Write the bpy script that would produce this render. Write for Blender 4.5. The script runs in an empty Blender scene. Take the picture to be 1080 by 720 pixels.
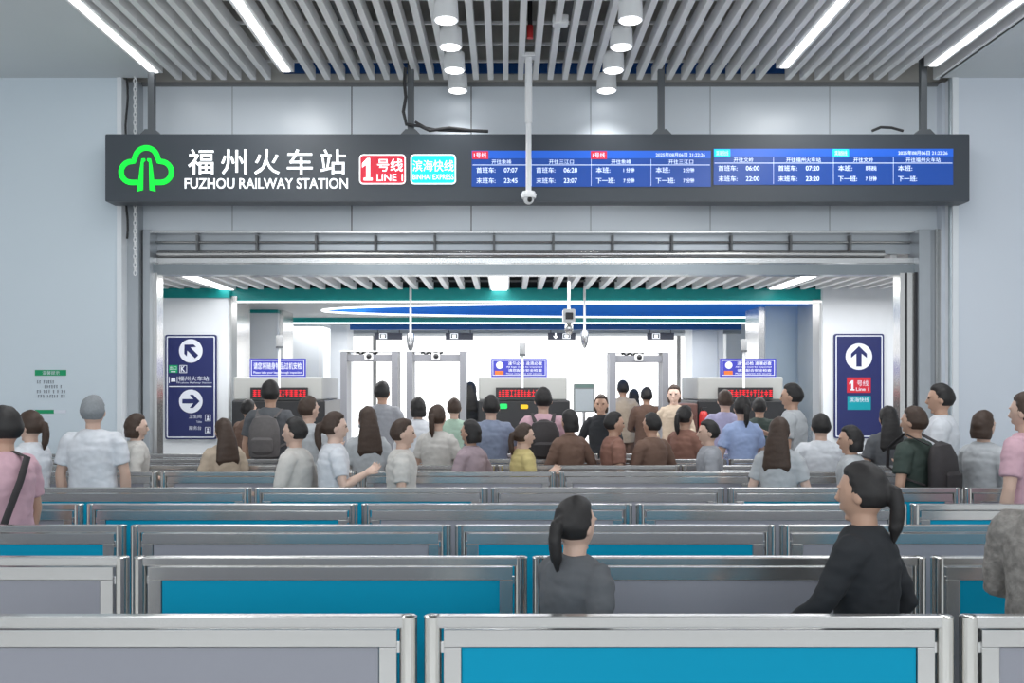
import bpy, bmesh, math, random
from mathutils import Vector, Matrix, noise
random.seed(7)
S = bpy.context.scene
COL = S.collection
PI = math.pi

# ------------------------------------------------------------------ camera, world, lights, exposure
F = 1000.0          # focal length in pixels of a 1080 px wide frame
VX, VY = 534.0, 408.0   # vanishing point
EYE = 1.73
cd = bpy.data.cameras.new('camera'); cam = bpy.data.objects.new('camera', cd); COL.objects.link(cam)
cd.sensor_width = 36.0; cd.lens = 36.0 * F / 1080.0
cd.shift_x = (540 - VX) / 1080.0; cd.shift_y = (VY - 360) / 1080.0
cd.clip_start = 0.05; cd.clip_end = 200
cam.location = (0, 0, EYE); cam.rotation_euler = (PI / 2, 0, 0)
S.camera = cam

w = bpy.data.worlds.new('hall_daylight'); S.world = w; w.use_nodes = True
bg = w.node_tree.nodes['Background']; bg.inputs[0].default_value = (0.90, 0.95, 1.0, 1); bg.inputs[1].default_value = 1.0

S.view_settings.view_transform = 'Standard'; S.view_settings.look = 'None'
S.view_settings.gamma = 1; S.view_settings.exposure = -0.17; S.view_settings.use_curve_mapping = False

def area(name, loc, rot, sx, sy, power, color=(1, 1, 1)):
    l = bpy.data.lights.new(name, 'AREA'); l.shape = 'RECTANGLE'; l.size = sx; l.size_y = sy; l.energy = power; l.color = color
    o = bpy.data.objects.new(name, l); COL.objects.link(o); o.location = loc; o.rotation_euler = rot
    return o
area('hall_ceiling_light_left', (-2.4, 4.5, 4.9), (0, 0, 0), 0.5, 10, 150, (0.97, 0.99, 1))
area('hall_ceiling_light_right', (3.2, 4.5, 4.9), (0, 0, 0), 0.5, 10, 150, (0.97, 0.99, 1))
area('hall_fill_behind', (0.5, -5.5, 3.2), (PI / 2 * 0.95, 0, 0), 12, 3, 330, (0.88, 0.95, 1))  # added frontal fill from behind the camera, no window stands there
area('inner_hall_fill', (0.7, 12.2, 3.02), (0, 0, 0), 11, 1.6, 310, (1, 1, 1))  # added area fill, made wide to brighten the inner pillars
area('recess_cove_light', (1.5, 15.45, 3.0), (PI, 0, 0), 9, 1.2, 90, (0.95, 0.98, 1))
area('inner_hall_fill_far', (0.0, 17.8, 2.85), (0, 0, 0), 8, 1.5, 170, (1, 1, 1))  # added overhead fill for the pillars beyond the recess

def W(px, py, d):
    return Vector(((px - VX) * d / F, d, EYE + (VY - py) * d / F))
def X(px, d): return (px - VX) * d / F
def Z(py, d): return EYE + (VY - py) * d / F

# ------------------------------------------------------------------ materials
_m = {}
def mat(name, col, rough=0.5, metal=0.0, emit=None, es=0.0, var=0.0, scale=8.0, bump=0.0, spec=0.5, coat=0.0, stretch=None):
    if name in _m: return _m[name]
    m = bpy.data.materials.new(name); m.use_nodes = True; nt = m.node_tree; b = nt.nodes['Principled BSDF']
    b.inputs['Base Color'].default_value = (*col, 1); b.inputs['Roughness'].default_value = rough; b.inputs['Metallic'].default_value = metal
    b.inputs['Specular IOR Level'].default_value = spec; b.inputs['Coat Weight'].default_value = coat
    if emit: b.inputs['Emission Color'].default_value = (*emit, 1); b.inputs['Emission Strength'].default_value = es
    if var or bump:
        tc = nt.nodes.new('ShaderNodeTexCoord'); n = nt.nodes.new('ShaderNodeTexNoise'); n.inputs['Scale'].default_value = scale; n.inputs['Detail'].default_value = 4
        if stretch:
            mp = nt.nodes.new('ShaderNodeMapping'); mp.inputs['Scale'].default_value = stretch
            nt.links.new(tc.outputs['Object'], mp.inputs[0]); nt.links.new(mp.outputs[0], n.inputs['Vector'])
        else: nt.links.new(tc.outputs['Object'], n.inputs['Vector'])
        if var:
            r = nt.nodes.new('ShaderNodeMixRGB'); r.inputs[1].default_value = (*[c * (1 - var) for c in col], 1)
            r.inputs[2].default_value = (*[min(1, c * (1 + var)) for c in col], 1)
            nt.links.new(n.outputs['Fac'], r.inputs[0]); nt.links.new(r.outputs[0], b.inputs['Base Color'])
        if bump:
            bp = nt.nodes.new('ShaderNodeBump'); bp.inputs['Strength'].default_value = bump; bp.inputs['Distance'].default_value = 0.01
            nt.links.new(n.outputs['Fac'], bp.inputs['Height']); nt.links.new(bp.outputs[0], b.inputs['Normal'])
    _m[name] = m
    return m

M_wall = mat('white_wall_panel', (0.66, 0.74, 0.80), 0.28, var=0.02, scale=0.6)
M_wallr = mat('white_wall_panel_right', (0.68, 0.73, 0.80), 0.28, var=0.02, scale=0.6)
M_bulk = mat('bulkhead_panel', (0.72, 0.77, 0.82), 0.25, metal=0.0, var=0.02, scale=0.8)
M_ceil = mat('white_ceiling_board', (0.66, 0.70, 0.72), 0.6, var=0.03, scale=0.9)
M_slat = mat('aluminium_slat', (0.92, 0.92, 0.92), 0.5, metal=0.0, var=0.04, scale=3)
M_dark = mat('plenum_dark', (0.05, 0.053, 0.058), 0.8, var=0.2)
M_duct = mat('duct_grey', (0.2, 0.205, 0.21), 0.6, var=0.15)
M_steel = mat('brushed_steel', (0.66, 0.66, 0.66), 0.24, metal=1.0, var=0.05, scale=30, stretch=(1, 20, 20))
M_polish = mat('polished_steel', (0.60, 0.595, 0.585), 0.22, metal=0.86, var=0.04, scale=2.0, bump=0.03)
M_polpost = mat('post_steel', (0.70, 0.69, 0.66), 0.2, metal=1.0, var=0.06, scale=3.0)
M_jamb = mat('jamb_grey', (0.42, 0.45, 0.48), 0.3, metal=0.35, var=0.05)
M_gap = mat('dark_seam', (0.03, 0.03, 0.035), 0.6)
M_seam = mat('light_seam', (0.35, 0.38, 0.41), 0.6)
M_teal = mat('teal_panel', (0.0, 0.29, 0.47), 0.5, var=0.03, scale=2, spec=0.15)
M_greyp = mat('grey_panel', (0.28, 0.285, 0.325), 0.45, var=0.03, scale=2)
M_fascia = mat('teal_fascia', (0.0, 0.30, 0.29), 0.35, var=0.03)
M_blue = mat('blue_recess', (0.015, 0.22, 0.60), 0.4, var=0.05)
M_dblue = mat('deep_blue_band', (0.01, 0.09, 0.33), 0.4, var=0.05)
M_sign = mat('sign_charcoal', (0.05, 0.060, 0.073), 0.42, var=0.05, scale=3)
M_campale = mat('camera_grey', (.42, .43, .44), .4)
M_led = mat('led_white', (1, 1, 1), 0.5, emit=(0.97, 0.99, 1), es=5.0)
M_ledsoft = mat('led_cove', (1, 1, 1), 0.5, emit=(0.95, 0.99, 1), es=2.2)
M_textw = mat('lit_white', (0.9, 0.9, 0.9), 0.5, emit=(0.93, 0.97, 1), es=1.15)
M_green = mat('lit_green', (0.0, 0.6, 0.05), 0.5, emit=(0.0, 0.83, 0.035), es=0.95)
M_redb = mat('lit_red', (0.45, 0.01, 0.03), 0.5, emit=(0.80, 0.025, 0.06), es=0.62)
M_cyanb = mat('lit_cyan', (0.0, 0.6, 0.6), 0.5, emit=(0.0, 0.62, 0.60), es=0.75)
M_scrA = mat('screen_blue', (0.01, 0.05, 0.25), 0.3, emit=(0.010, 0.055, 0.28), es=0.75)
M_scrB = mat('screen_header_blue', (0.02, 0.10, 0.5), 0.3, emit=(0.012, 0.10, 0.52), es=0.75)
M_scrT = mat('screen_text', (0.7, 0.8, 1), 0.5, emit=(0.72, 0.84, 1), es=0.75)
M_navy = mat('navy_sign', (0.020, 0.026, 0.115), 0.3, var=0.03)
M_paint = mat('sign_white', (0.75, 0.78, 0.86), 0.5)
M_signred = mat('sign_red', (0.55, 0.02, 0.04), 0.5)
M_signteal = mat('sign_teal', (0.0, 0.30, 0.36), 0.5)
M_signgreen = mat('sign_green', (0.0, 0.34, 0.13), 0.5)
M_ink = mat('ink_grey', (0.16, 0.18, 0.22), 0.6)
M_orange = mat('orange_notice', (0.75, 0.17, 0.03), 0.5)
M_pill = mat('pillar_white', (0.80, 0.83, 0.86), 0.3, var=0.02)
M_pillgrey = mat('pillar_bluegrey', (0.36, 0.44, 0.51), 0.35, var=0.03)
M_whitem = mat('white_metal', (0.85, 0.86, 0.87), 0.35)
M_gate = mat('gate_grey', (0.25, 0.255, 0.28), 0.4, var=0.04)
M_black = mat('black_plastic', (0.02, 0.02, 0.022), 0.4)
M_cable = mat('black_cable', (0.03, 0.03, 0.032), 0.6)
M_rod = mat('rod_grey', (0.13, 0.14, 0.15), 0.45, metal=0.5)
M_mach = mat('machine_beige', (0.40, 0.405, 0.39), 0.45, var=0.04)
M_ledred = mat('led_red', (0.3, 0, 0), 0.5, emit=(0.85, 0.02, 0.04), es=1.1)
M_ledgreen = mat('led_green', (0, 0.3, 0.05), 0.5, emit=(0.02, 0.7, 0.15), es=1.0)
M_ledamber = mat('led_amber', (0.3, 0.2, 0), 0.5, emit=(0.9, 0.5, 0.02), es=1.0)
M_blues = mat('blue_notice', (0.035, 0.04, 0.36), 0.4, emit=(0.035, 0.04, 0.36), es=0.25)
M_win = mat('bright_glazing', (1, 1, 1), 0.3, emit=(1, 0.995, 0.98), es=1.35)
M_mull = mat('mullion_grey', (0.45, 0.44, 0.43), 0.5)
M_plast = mat('plenum_wall', (0.62, 0.60, 0.56), 0.8, var=0.1)
M_red = mat('red_paint', (0.55, 0.03, 0.03), 0.4)
M_brown = mat('brown_counter', (0.13, 0.065, 0.055), 0.5, var=0.1)

# floor: polished tiles
def floor_mat():
    m = bpy.data.materials.new('granite_tiles'); m.use_nodes = True; nt = m.node_tree; b = nt.nodes['Principled BSDF']
    tc = nt.nodes.new('ShaderNodeTexCoord'); br = nt.nodes.new('ShaderNodeTexBrick'); br.offset = 0
    br.inputs['Color1'].default_value = (0.66, 0.65, 0.63, 1); br.inputs['Color2'].default_value = (0.70, 0.69, 0.67, 1)
    br.inputs['Mortar'].default_value = (0.2, 0.2, 0.2, 1); br.inputs['Scale'].default_value = 1.0; br.inputs['Mortar Size'].default_value = 0.004
    br.inputs['Brick Width'].default_value = 0.8; br.inputs['Row Height'].default_value = 0.8
    nt.links.new(tc.outputs['Object'], br.inputs['Vector']); nt.links.new(br.outputs['Color'], b.inputs['Base Color'])
    b.inputs['Roughness'].default_value = 0.22
    return m
M_floor = floor_mat()

# ------------------------------------------------------------------ mesh helpers
class MB:
    def __init__(s): s.bm = bmesh.new()
    def box(s, x0, x1, y0, y1, z0, z1):
        v = [s.bm.verts.new((x, y, z)) for x in (x0, x1) for y in (y0, y1) for z in (z0, z1)]
        for f in ((0, 1, 3, 2), (4, 6, 7, 5), (0, 4, 5, 1), (2, 3, 7, 6), (0, 2, 6, 4), (1, 5, 7, 3)): s.bm.faces.new([v[i] for i in f])
        return s
    def rbox(s, x0, x1, y0, y1, z0, z1, r, n=4):
        """box whose outline in x and z is rounded"""
        pts = []
        for cx, cz, a0 in ((x1 - r, z1 - r, 0), (x0 + r, z1 - r, 90), (x0 + r, z0 + r, 180), (x1 - r, z0 + r, 270)):
            for k in range(n + 1):
                a = math.radians(a0 + 90 * k / n); pts.append((cx + r * math.cos(a), cz + r * math.sin(a)))
        return s.prism(pts, y0, y1)
    def prism(s, pts, y0, y1):
        a = [s.bm.verts.new((x, y0, z)) for x, z in pts]; b = [s.bm.verts.new((x, y1, z)) for x, z in pts]
        n = len(pts); s.bm.faces.new(a); s.bm.faces.new(b[::-1])
        for i in range(n): s.bm.faces.new((a[i], a[(i + 1) % n], b[(i + 1) % n], b[i]))
        return s
    def ringprism(s, outer, inner, y0, y1, closed=True):
        """ribbon between two outlines of equal length, extruded in y"""
        n = len(outer)
        q = [[s.bm.verts.new((p[0], y, p[1])) for p in o] for o in (outer, inner) for y in (y0, y1)]
        oa, ob, ia, ib = q
        for i in range(n if closed else n - 1):
            j = (i + 1) % n
            for f in ((oa[i], oa[j], ia[j], ia[i]), (ob[i], ib[i], ib[j], ob[j]), (oa[i], ob[i], ob[j], oa[j]), (ia[i], ia[j], ib[j], ib[i])): s.bm.faces.new(f)
        if not closed:
            s.bm.faces.new((oa[0], ia[0], ib[0], ob[0])); s.bm.faces.new((oa[-1], ob[-1], ib[-1], ia[-1]))
        return s
    def tube(s, pts, rad, n=12, cap=True, flat=1.0, up=None):
        pts = [Vector(p) for p in pts]; k = len(pts)
        if not hasattr(rad, '__len__'): rad = [rad] * k
        rings = []; ref = Vector(up) if up else None
        for i, p in enumerate(pts):
            t = (pts[min(i + 1, k - 1)] - pts[max(i - 1, 0)]).normalized()
            if ref is None: ref = Vector((1, 0, 0)) if abs(t.x) < 0.9 else Vector((0, 1, 0))
            u = (ref - t * ref.dot(t)).normalized(); v = t.cross(u); ref = u
            r = rad[i]; rx, ry = (r if hasattr(r, '__len__') else (r, r * flat))
            rings.append([s.bm.verts.new(p + u * rx * math.cos(2 * PI * j / n) + v * ry * math.sin(2 * PI * j / n)) for j in range(n)])
        for a, b in zip(rings, rings[1:]):
            for j in range(n): s.bm.faces.new((a[j], a[(j + 1) % n], b[(j + 1) % n], b[j]))
        if cap: s.bm.faces.new(rings[0][::-1]); s.bm.faces.new(rings[-1])
        return s
    def ell(s, c, rx, ry, rz, nu=14, nv=10, f=None):
        c = Vector(c); rows = []
        for i in range(1, nv):
            th = PI * i / nv; row = []
            for j in range(nu):
                ph = 2 * PI * j / nu
                d = Vector((math.sin(th) * math.cos(ph), math.sin(th) * math.sin(ph), math.cos(th)))
                p = Vector((d.x * rx, d.y * ry, d.z * rz))
                if f: p = f(d, p)
                row.append(s.bm.verts.new(c + p))
            rows.append(row)
        def pole(dz):
            d = Vector((0, 0, dz)); p = Vector((0, 0, dz * rz))
            if f: p = f(d, p)
            return s.bm.verts.new(c + p)
        t, b = pole(1), pole(-1)
        for a, e in zip(rows, rows[1:]):
            for j in range(nu): s.bm.faces.new((a[j], e[j], e[(j + 1) % nu], a[(j + 1) % nu]))
        for j in range(nu):
            s.bm.faces.new((t, rows[0][j], rows[0][(j + 1) % nu])); s.bm.faces.new((b, rows[-1][(j + 1) % nu], rows[-1][j]))
        return s
    def mesh(s, name, origin=(0, 0, 0), smooth=False):
        bmesh.ops.translate(s.bm, verts=s.bm.verts, vec=-Vector(origin))
        bmesh.ops.recalc_face_normals(s.bm, faces=s.bm.faces)
        me = bpy.data.meshes.new(name); s.bm.to_mesh(me); s.bm.free()
        if smooth:
            me.polygons.foreach_set('use_smooth', [True] * len(me.polygons))
            me.set_sharp_from_angle(angle=math.radians(40))
        return me
    def build(s, name, m, parent=None, smooth=False, bevel=0):
        origin = (0, 0, 0)
        if parent is not None:
            p = parent; origin = Vector((0, 0, 0))
            while p is not None: origin += p.location; p = p.parent
        me = s.mesh(name, origin, smooth)
        o = bpy.data.objects.new(name, me); me.materials.append(m); COL.objects.link(o); o.parent = parent
        if bevel:
            b = o.modifiers.new('edge', 'BEVEL'); b.width = bevel; b.segments = 2; b.limit_method = 'ANGLE'
        return o
def tag(o, label, cat, group=None):
    o['label'] = label; o['category'] = cat
    if group: o['group'] = group
    return o
def thing(name, loc, label, cat, group=None):
    o = bpy.data.objects.new(name, None); COL.objects.link(o); o.location = loc; o.empty_display_size = 0.1
    return tag(o, label, cat, group)
def struct(o): o['kind'] = 'structure'; return o
def copy_tree(o, parent=None):
    c = o.copy(); COL.objects.link(c); c.parent = parent
    for ch in list(o.children): copy_tree(ch, c)
    return c

def text_into(mb, body, x0, x1, z0, z1, y, depth=0.002, bold=0.0, keep=False):
    """flat lettering fitted into the box x0..x1, z0..z1, added to the mesh builder"""
    cu = bpy.data.curves.new('lettering', 'FONT'); cu.body = body; cu.offset = bold; cu.extrude = 0.01; cu.resolution_u = 3
    o = bpy.data.objects.new('lettering', cu); COL.objects.link(o)
    dg = bpy.context.evaluated_depsgraph_get(); dg.update()
    me = bpy.data.meshes.new_from_object(o.evaluated_get(dg))
    bpy.data.objects.remove(o); bpy.data.curves.remove(cu)
    if not me.vertices: return
    xs = [v.co.x for v in me.vertices]; ys = [v.co.y for v in me.vertices]
    ax, bx, ay, by = min(xs), max(xs), min(ys), max(ys)
    sx = (x1 - x0) / max(bx - ax, 1e-6); sy = (z1 - z0) / max(by - ay, 1e-6)
    vs = [mb.bm.verts.new((x0 + (v.co.x - ax) * sx, y - depth * (0.5 + v.co.z * 50), z0 + (v.co.y - ay) * sy)) for v in me.vertices]
    for p in me.polygons:
        try: mb.bm.faces.new([vs[i] for i in p.vertices])
        except ValueError: pass
    bpy.data.meshes.remove(me)
    return mb
def numeral(mb, x0, x1, z0, z1, ya, yb):
    'bold figure one'
    w_, h = x1 - x0, z1 - z0
    mb.prism([(x0 + u * w_, z0 + v * h) for u, v in ((.42, .12), (.42, .70), (.05, .58), (.05, .76), (.50, 1.0), (.78, 1.0), (.78, .12), (1.0, .12), (1.0, 0), (.20, 0), (.20, .12))], ya, yb)
def circ(cx, cz, r, n=32, a0=0, a1=360):
    return [(cx + r * math.cos(math.radians(a0 + (a1 - a0) * k / n)), cz + r * math.sin(math.radians(a0 + (a1 - a0) * k / n))) for k in range(n if a1 - a0 == 360 else n + 1)]

# ------------------------------------------------------------------ the hall shell
WD = 10.30   # bulkhead wall plane
SD = 10.03   # side wall planes
CZ = 5.0     # slat underside
struct(MB().box(-16, 16, -7, 32, -0.1, 0).build('floor', M_floor))
struct(MB().box(-12, X(126, SD), SD, SD + 0.25, 0, CZ).build('wall_left', M_wall))
struct(MB().box(X(1009, SD), 12, SD, SD + 0.25, 0, CZ).build('wall_right', M_wallr))
SX0, SX1 = -3.72, 4.58
struct(MB().box(-12, SX0, -7, SD, CZ, CZ + 0.12).build('ceiling', M_ceil))
struct(MB().box(SX1, 12, -7, SD, CZ, CZ + 0.12).build('ceiling', M_ceil))
# returns between the side walls and the bulkhead
# plenum above the slats
struct(MB().box(-12, 12, -7, WD + 0.3, 6.3, 6.4).build('ceiling', M_dark))
def strip_x(px, py, z): return X(px, (z - EYE) / (VY - py) * F)
lamps_x = [strip_x(a, b, CZ) for a, b in ((163, 75), (302, 74), (827, 70), (984, 68))]
sl = MB(); x = SX0 + 0.05
while x < SX1 - 0.03:
    if all(abs(x + .029 - l) > .112 for l in lamps_x): sl.box(x, x + 0.058, -6.5, 10.1, CZ, CZ + 0.13)
    x += 0.158
struct(sl.build('ceiling_slats', M_slat))
cr = MB()
for y in (0.5, 2, 3.5, 5, 6.2, 7.0, 7.75, 8.35, 8.9, 9.45, 9.95): cr.box(SX0, SX1, y, y + 0.025, CZ + 0.14, CZ + 0.165)
struct(cr.build('ceiling_carrier_rails', M_slat))
dk = MB()
for y in (3.5, 6.0, 7.6, 8.9): dk.box(-5, 5, y, y + 0.45, 5.55, 5.85)
for xx in (-1.7, 0.55, 2.6): dk.box(xx, xx + 0.3, -5, 10.1, 5.3, 5.45)
struct(dk.build('ceiling_ducts', M_duct))
struct(MB().box(X(126, SD) - .5, X(1009, SD) + .5, WD, WD + 0.2, 5.03, 6.3).build('wall_plenum', M_plast))
struct(MB().box(X(300, WD), X(840, WD), WD - 0.03, WD - 0.002, 5.13, 5.26).build('trim_1', M_dblue))

# bulkhead over the opening
zb = Z(243, WD)
bl, br_ = X(150, WD), X(997, WD)
struct(MB().box(X(126, SD) - .05, X(1009, SD) + .05, WD, WD + 0.15, zb, 5.03).build('wall_front', M_bulk))
for k, px in enumerate((245, 371, 497, 623, 749, 875)):
    dark = px in (371, 497)
    struct(MB().box(X(px, WD) - 0.005, X(px, WD) + 0.005, WD - 0.002, WD, zb, 5.0).build('trim_%d' % (k + 2), M_gap if dark else M_seam))
struct(MB().box(X(150, WD), X(997, WD), WD - 0.03, WD - 0.003, Z(91.5, WD), Z(87.5, WD)).build('trim_9', M_duct))  # grey strip paints in the shadow gap at the bulkhead top

# ------------------------------------------------------------------ roller shutter over the opening
sh = thing('roller_shutter', (X(562, WD), WD, 0), 'grey steel roller shutter housing spanning the top and sides of the station opening', 'shutter')
d = 10.34
MB().box(X(148, d), X(975, d), WD + 0.16, WD + 0.22, Z(266, d), zb + 0.02).build('housing_panel', mat('shutter_grey', (0.42, 0.45, 0.48), 0.3, metal=0.5, var=0.05), sh)
MB().box(X(148, d), X(975, d), WD + 0.02, WD + 0.17, zb - 0.022, zb - 0.002).build('top_lip', M_steel, sh)
MB().tube([(X(150, d), WD + 0.12, Z(254, d)), (X(968, d), WD + 0.12, Z(254, d))], 0.012, 8).build('tie_rod', M_polish, sh, True)
for px in range(206, 960, 63):
    c = MB(); c.box(X(px, d) - 0.012, X(px, d) + 0.012, WD + 0.09, WD + 0.16, Z(265, d), Z(247, d)); 
    c.build('bracket', M_duct, sh)
MB().tube([(X(165, d), WD + 0.09, Z(267.5, d)), (X(934, d), WD + 0.09, Z(267.5, d))], 0.042, 16).build('roller_tube', M_polish, sh, True)
MB().box(X(148, d), X(978, d), WD + 0.05, WD + 0.2, Z(277, d), Z(272, d)).build('guide_lip', M_steel, sh)
MB().box(X(155, d), X(972, d), WD + 0.03, WD + 0.20, Z(290, d), Z(278.5, d)).build('bottom_bar', mat('bar_grey', (0.27, 0.30, 0.32), 0.25, metal=0.6, var=0.05), sh)
for side, xs in (('l', ((131, 133, M_gap, .10), (133, 138, M_polish, .02), (138, 151, M_jamb, .06), (151, 153, M_gap, .16), (153, 160, M_jamb, .14), (160, 165, M_polish, .22))),
                 ('r', ((950, 955, M_polish, .22), (955, 957, M_gap, .22), (957, 964, M_polish, .2), (964, 966, M_gap, .16), (966, 978, M_jamb, .12), (978, 983, M_seam, .14), (983, 988, M_polish, .10), (988, 998, M_wallr, .08)))):
    for a, b, m, dy in xs:
        top = Z(290, d) + 0.02 if (a >= 154 and b <= 966) else (zb if a > 145 and b < 990 else 5.0)
        MB().box(X(a, WD), X(b, WD), WD - 0.2 + dy, WD + 0.2, 0, top).build('guide_rail', m, sh)
# box on the left guide rail
MB().box(X(127, WD), X(134, WD), WD - 0.16, WD - 0.1, Z(447, WD), Z(434, WD)).build('lock_box', M_steel, sh)
# returns beside the bulkhead
struct(MB().box(X(124, SD), X(129, SD), SD - 0.02, WD + 0.2, 0, 5.0).build('trim_10', M_pill))
struct(MB().box(X(1004, SD), X(1010, SD), SD - 0.02, WD + 0.2, 0, 5.0).build('trim_11', M_pill))
# conduit on the right
tag(MB().tube([(X(1001, 10.1), 10.06, 0.0), (X(1001, 10.1), 10.06, 5.0)], 0.026, 12).build('conduit_pipe', mat('conduit', (0.35, 0.40, 0.43), .3, metal=.6), None, True),
    'grey vertical conduit pipe beside the right white wall', 'pipe')
# black cable dropping left
cb = MB(); pts = [(X(134 + 1.2 * math.sin(k * .9), 10.06), 10.05, 5.0 - k * 0.1) for k in range(18)]; cb.tube(pts, 0.012, 6)
tag(cb.build('cable', M_cable, None, True), 'black cable hanging down the gap beside the left white wall', 'cable')
# chain
ch = MB(); z = 5.0; k = 0
while z > Z(292, 10.0):
    c = Vector((X(142.5, 10.0), 10.0, z)); n = 8; a = 0.016; b = 0.028
    u = Vector((1, 0, 0)) if k % 2 else Vector((0, 1, 0))
    pts = [c + u * a * math.cos(2 * PI * j / n) + Vector((0, 0, b * math.sin(2 * PI * j / n))) for j in range(n + 1)]
    ch.tube(pts, 0.006, 5, cap=False); z -= 0.044; k += 1
tag(ch.build('pull_chain', M_whitem, None, True), 'white pull chain hanging by the left end of the sign', 'chain')

# ------------------------------------------------------------------ ceiling lamps
def strip(px, py, label, y0=-6.0):
    dd = (CZ - EYE) / (VY - py) * F; x = X(px, dd)
    t = thing('linear_light', (x, (y0 + dd) / 2, CZ), label, 'ceiling light', 'linear lights in the slatted ceiling')
    MB().box(x - 0.075, x + 0.075, y0, dd + 0.03, CZ - 0.01, CZ + 0.10).build('housing', M_slat, t)
    MB().box(x - 0.038, x + 0.038, y0, dd, CZ - 0.018, CZ - 0.011).build('diffuser', M_led, t)
strip(163, 75, 'long white light strip at the left edge of the slatted ceiling')
strip(302, 74, 'long white light strip inside the slats, left of the left downlights')
strip(827, 70, 'long white light strip inside the slats, right of the right downlights')
strip(984, 68, 'long white light strip at the right edge of the slatted ceiling')
dl = None
names = ('nearest', 'second nearest', 'third nearest', 'farthest')
for side, x in (('left', -0.515), ('right', 1.06)):
    for k in range(4):
        y = 8.1 + 0.64 * k
        lab = 'white cylinder downlight under the slats, %s of the %s row' % (names[k], side)
        if dl is None:
            dl = thing('downlight', (x, y, 4.86), lab, 'ceiling light', 'cylinder downlights')
            MB().tube([(x, y, 4.86), (x, y, 5.03)], [0.108, 0.1], 24).build('housing', M_whitem, dl, True)
            MB().tube([(x, y, 4.852), (x, y, 4.862)], 0.090, 24).build('lens', M_led, dl, True)
            MB().tube([(x, y, 5.02), (x, y, 5.2)], 0.02, 8).build('stem', M_whitem, dl, True)
            c = dl
        else: c = copy_tree(dl); c.location = (x, y, 4.86)
        c['label'] = lab
        l = bpy.data.lights.new('downlight_lamp', 'SPOT'); l.energy = 24; l.spot_size = 2.0; l.spot_blend = 0.8; l.shadow_soft_size = 0.09
        lo = bpy.data.objects.new('downlight_lamp', l); COL.objects.link(lo); lo.location = (0, 0, -0.02); lo.parent = c

# bits in the plenum: sprinkler, sensor
sp = thing('sprinkler', (X(559, 8.9), 8.9, 5.2), 'red sprinkler drop between the slats above the camera pole', 'sprinkler')
xx = X(559, 8.9)
MB().tube([(xx, 8.9, 5.0), (xx, 8.9, 5.12)], 0.03, 10).build('head', M_red, sp, True)
MB().tube([(xx, 8.9, 5.12), (xx, 8.9, 5.6)], 0.022, 10).build('pipe', M_cable, sp, True)
xx = X(591, 8.55); tag(MB().rbox(xx - .07, xx + .07, 8.5, 8.6, 4.99, 5.07, .01).build('sensor_box', M_whitem), 'small white sensor box clipped to the slats', 'sensor')

# ------------------------------------------------------------------ the big sign
GD = 9.70
gx0, gx1 = X(111, GD), X(1022.5, GD); gz0, gz1 = Z(212.5, GD), Z(141.5, GD)
sg = thing('station_sign', ((gx0 + gx1) / 2, GD, gz0), 'long charcoal hanging station sign with green emblem and blue departure screens', 'sign')
MB().rbox(gx0, gx1, GD, GD + 0.22, gz0, gz1, 0.015).build('casing', M_sign, sg)
fy = GD - 0.002
def gx(px): return X(px, GD)
def gz(py): return Z(py, GD)
# emblem
def epx(u, v): return (gx(110 + u / 4.0), gz(130 + v / 4.0))
def ribbon(path, wdt):
    o, i_ = [], []
    for k, p in enumerate(path):
        a = path[max(k - 1, 0)]; b = path[min(k + 1, len(path) - 1)]
        t = Vector((b[0] - a[0], b[1] - a[1])).normalized(); n = Vector((-t.y, t.x)) * wdt / 2
        o.append(epx(p[0] + n.x, p[1] + n.y)); i_.append(epx(p[0] - n.x, p[1] - n.y))
    return o, i_
def arc(cx, cy, r, a0, a1, n=14): return [(cx + r * math.cos(math.radians(a0 + (a1 - a0) * k / n)), cy - r * math.sin(math.radians(a0 + (a1 - a0) * k / n))) for k in range(n + 1)]
path = [(143, 250)] + arc(116, 206, 44, 270, 80) + arc(178, 151, 47, 165, 15, 18) + arc(240, 206, 44, 100, -90) + [(213, 250)]
em = MB(); o, i_ = ribbon(path, 22); em.ringprism(o, i_, fy - 0.008, fy, closed=False)
for s in (-1, 1):
    leg = [(178 + s * 20, 150), (178 + s * 6, 148), (178 + s * 3, 158), (178 + s * 12, 166), (178 + s * 14, 282), (178 + s * 39, 288), (178 + s * 32, 235), (178 + s * 27, 190)]
    leg = [epx(*p) for p in leg]; em.prism(leg, fy - 0.008, fy)
em.build('emblem', M_green, sg)
tx = MB()
for k, c in enumerate('福州火车站'):
    x0 = 198.5 + k * 34.8; text_into(tx, c, gx(x0), gx(x0 + 27), gz(184), gz(157.5), fy, 0.006, 0.006)
text_into(tx, 'FUZHOU RAILWAY STATION', gx(195), gx(367), gz(199), gz(188), fy, 0.006, 0.008)
tx.build('lettering', M_textw, sg)
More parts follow.
